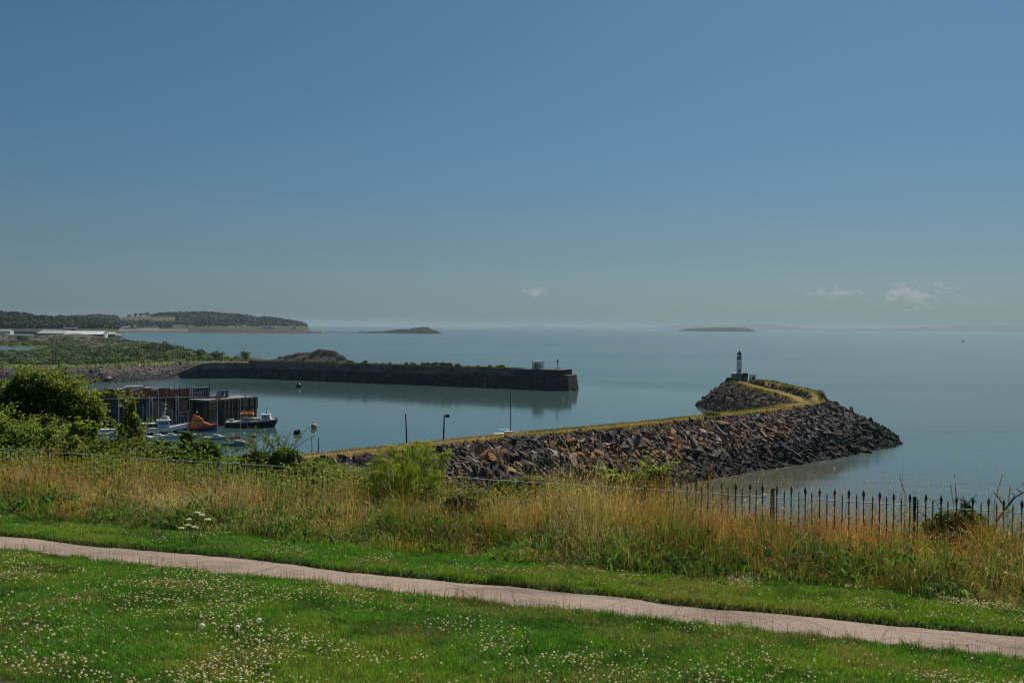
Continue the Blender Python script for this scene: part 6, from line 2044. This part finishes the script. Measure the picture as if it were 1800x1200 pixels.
yacht(255, 774, 6.0, .1, 'small white yacht at the left, hidden to the deck by the upright bush', mast_top=706)
yacht(299, 770, 6.0, .3, 'white yacht between two hidden hulls, mast in front of the fishing boat bow', mast_top=718)
yacht(893, 765.5, 9.0, .35, 'white yacht just showing over the breakwater crest with one tall dark mast', mast_top=689, mr=.13, mastm='black')
# open dinghies by the shore at the left
for k, (px, py, L, rz, m_, lab) in enumerate(((186, 760, 7.5, .1, 'white', 'large upturned white dinghy beached below the quay at left'), (203, 766, 5.0, .5, 'white', 'white open dinghy nearest the upright bush'), (175, 767, 4.5, -.2, 'cream', 'cream dinghy beached behind the bramble'))):
    p = P(px, py, 0); r = empty('dinghy', p, rz, lab, 'dinghy')
    hull_mesh(L, L * .4, .2, .9, 1.2, transom=.8).build('hull', M[m_], r)
    MB().box((-L * .1, 0, 1.0), (L * .08, L * .34, .08)).build('thwart', M['timber_pale'], r)
    MB().box((0, 0, 1.06), (L * .7, L * .30, .12)).build('cover', M['grey'] if k else M['white'], r)
# leaning spars and withies rising from the water
def perch(px0, py0, px1, py1, r0, label, mark=None, mat='timber_dark', group=None, Y=None):
    b = P(px0, py0, 0) if Y is None else at(px0, py0, Y)
    if Y is not None: b.z = 0
    t = at(px1, py1, b.y) - b
    r = empty('perch', b, 0, label, 'pole', group)
    MB().path([(0, 0, -.5), tuple(t * .5 + Vector((.05, 0, 0))), tuple(t)], [r0, r0 * .85, r0 * .6], 7).build('pole', M[mat], r)
    if mark:
        MB().box((t.x + mark, 0, t.z - .25), (1.0, .12, .8)).build('topmark', M['black'], r)
        MB().tube((t.x, 0, t.z - .3), (t.x + mark, 0, t.z - .3), .05).build('bracket', M['black'], r)
perch(715, 797, 713, 727, .22, 'slim dark perch standing in the harbour left of the one with a topmark')
perch(778, 797, 781, 729, .24, 'dark perch carrying a square topmark beside the yacht mast', mark=.8)
perch(548, 800, 548, 769, .10, 'thin low pole in the water, left of a pair by the cliff edge', group='thin poles by the cliff edge')
perch(559, 800, 559.5, 769, .16, 'thicker low pole in the water, right of a pair by the cliff edge', group='thin poles by the cliff edge')
perch(916, 770, 916, 753, .1, 'short post just showing over the breakwater right of the yacht')
perch(441, 786, 434, 740, .06, 'thin leaning white spar over the red covered yacht', mat='alu')

def buoy(px, py, r0, m_, label, top=False, name='mooring_buoy', group=None):
    p = P(px, py, 0); r = empty(name, p, 0, label, 'buoy', group)
    MB().ball((0, 0, r0 * .62), r0, 14).build('float', M[m_], r, True)
    MB().tube((0, 0, r0 * 1.5), (0, 0, r0 * 1.9), r0 * .12).build('eye', M['steel'], r)
    if top: MB().tube((0, 0, r0 * .4), (0, 0, r0 * .55), r0 * 1.03, n=16).build('band', M['black'], r)
buoy(552, 753, 1.0, 'buoy_tan', 'tan round mooring buoy alone in the open harbour')
buoy(398, 777, .62, 'buoy_red', 'pale red mooring buoy left of the red covered yacht')
buoy(446, 769, .68, 'buoy_red', 'dark orange red mooring buoy right of the red covered yacht', top=True)
buoy(429, 764, .35, 'white', 'small white buoy above the red covered yacht')
buoy(525, 681, 1.4, 'black', 'small dark float below the far pier', name='dark_float')
def raft():
    p = P(522, 763, 0); r = empty('dark_raft', p, .3, 'tangled dark float with two humps left of the tan buoy', 'float')
    MB().box((0, 0, .2), (2.0, 1.4, .5)).build('base', M['black'], r)
    m = MB(); m.ball((-.4, 0, .7), .55, 10); m.ball((.55, .1, .95), .5, 10); m.ball((.1, -.3, .6), .45, 10); m.build('drum', M['rubber'], r)
    m = MB()
    for k in range(9): m.tube((rng.uniform(-.8, .8), rng.uniform(-.5, .5), .3), (rng.uniform(-1.1, 1.1), rng.uniform(-.6, .6), rng.uniform(.9, 1.5)), .05)
    m.build('chain', M['black'], r)
raft()
p = P(1693, 600.5, 0); r = empty('distant_boat', p, .2, 'tiny dark boat alone far out on the right', 'boat')
hull_mesh(11, 3.5, .5, 1.4, 2.2).build('hull', M['black'], r); MB().box((-1, 0, 2.6), (3, 2.2, 2.4)).build('wheelhouse', M['grey'], r)
p = P(430, 676, 0)
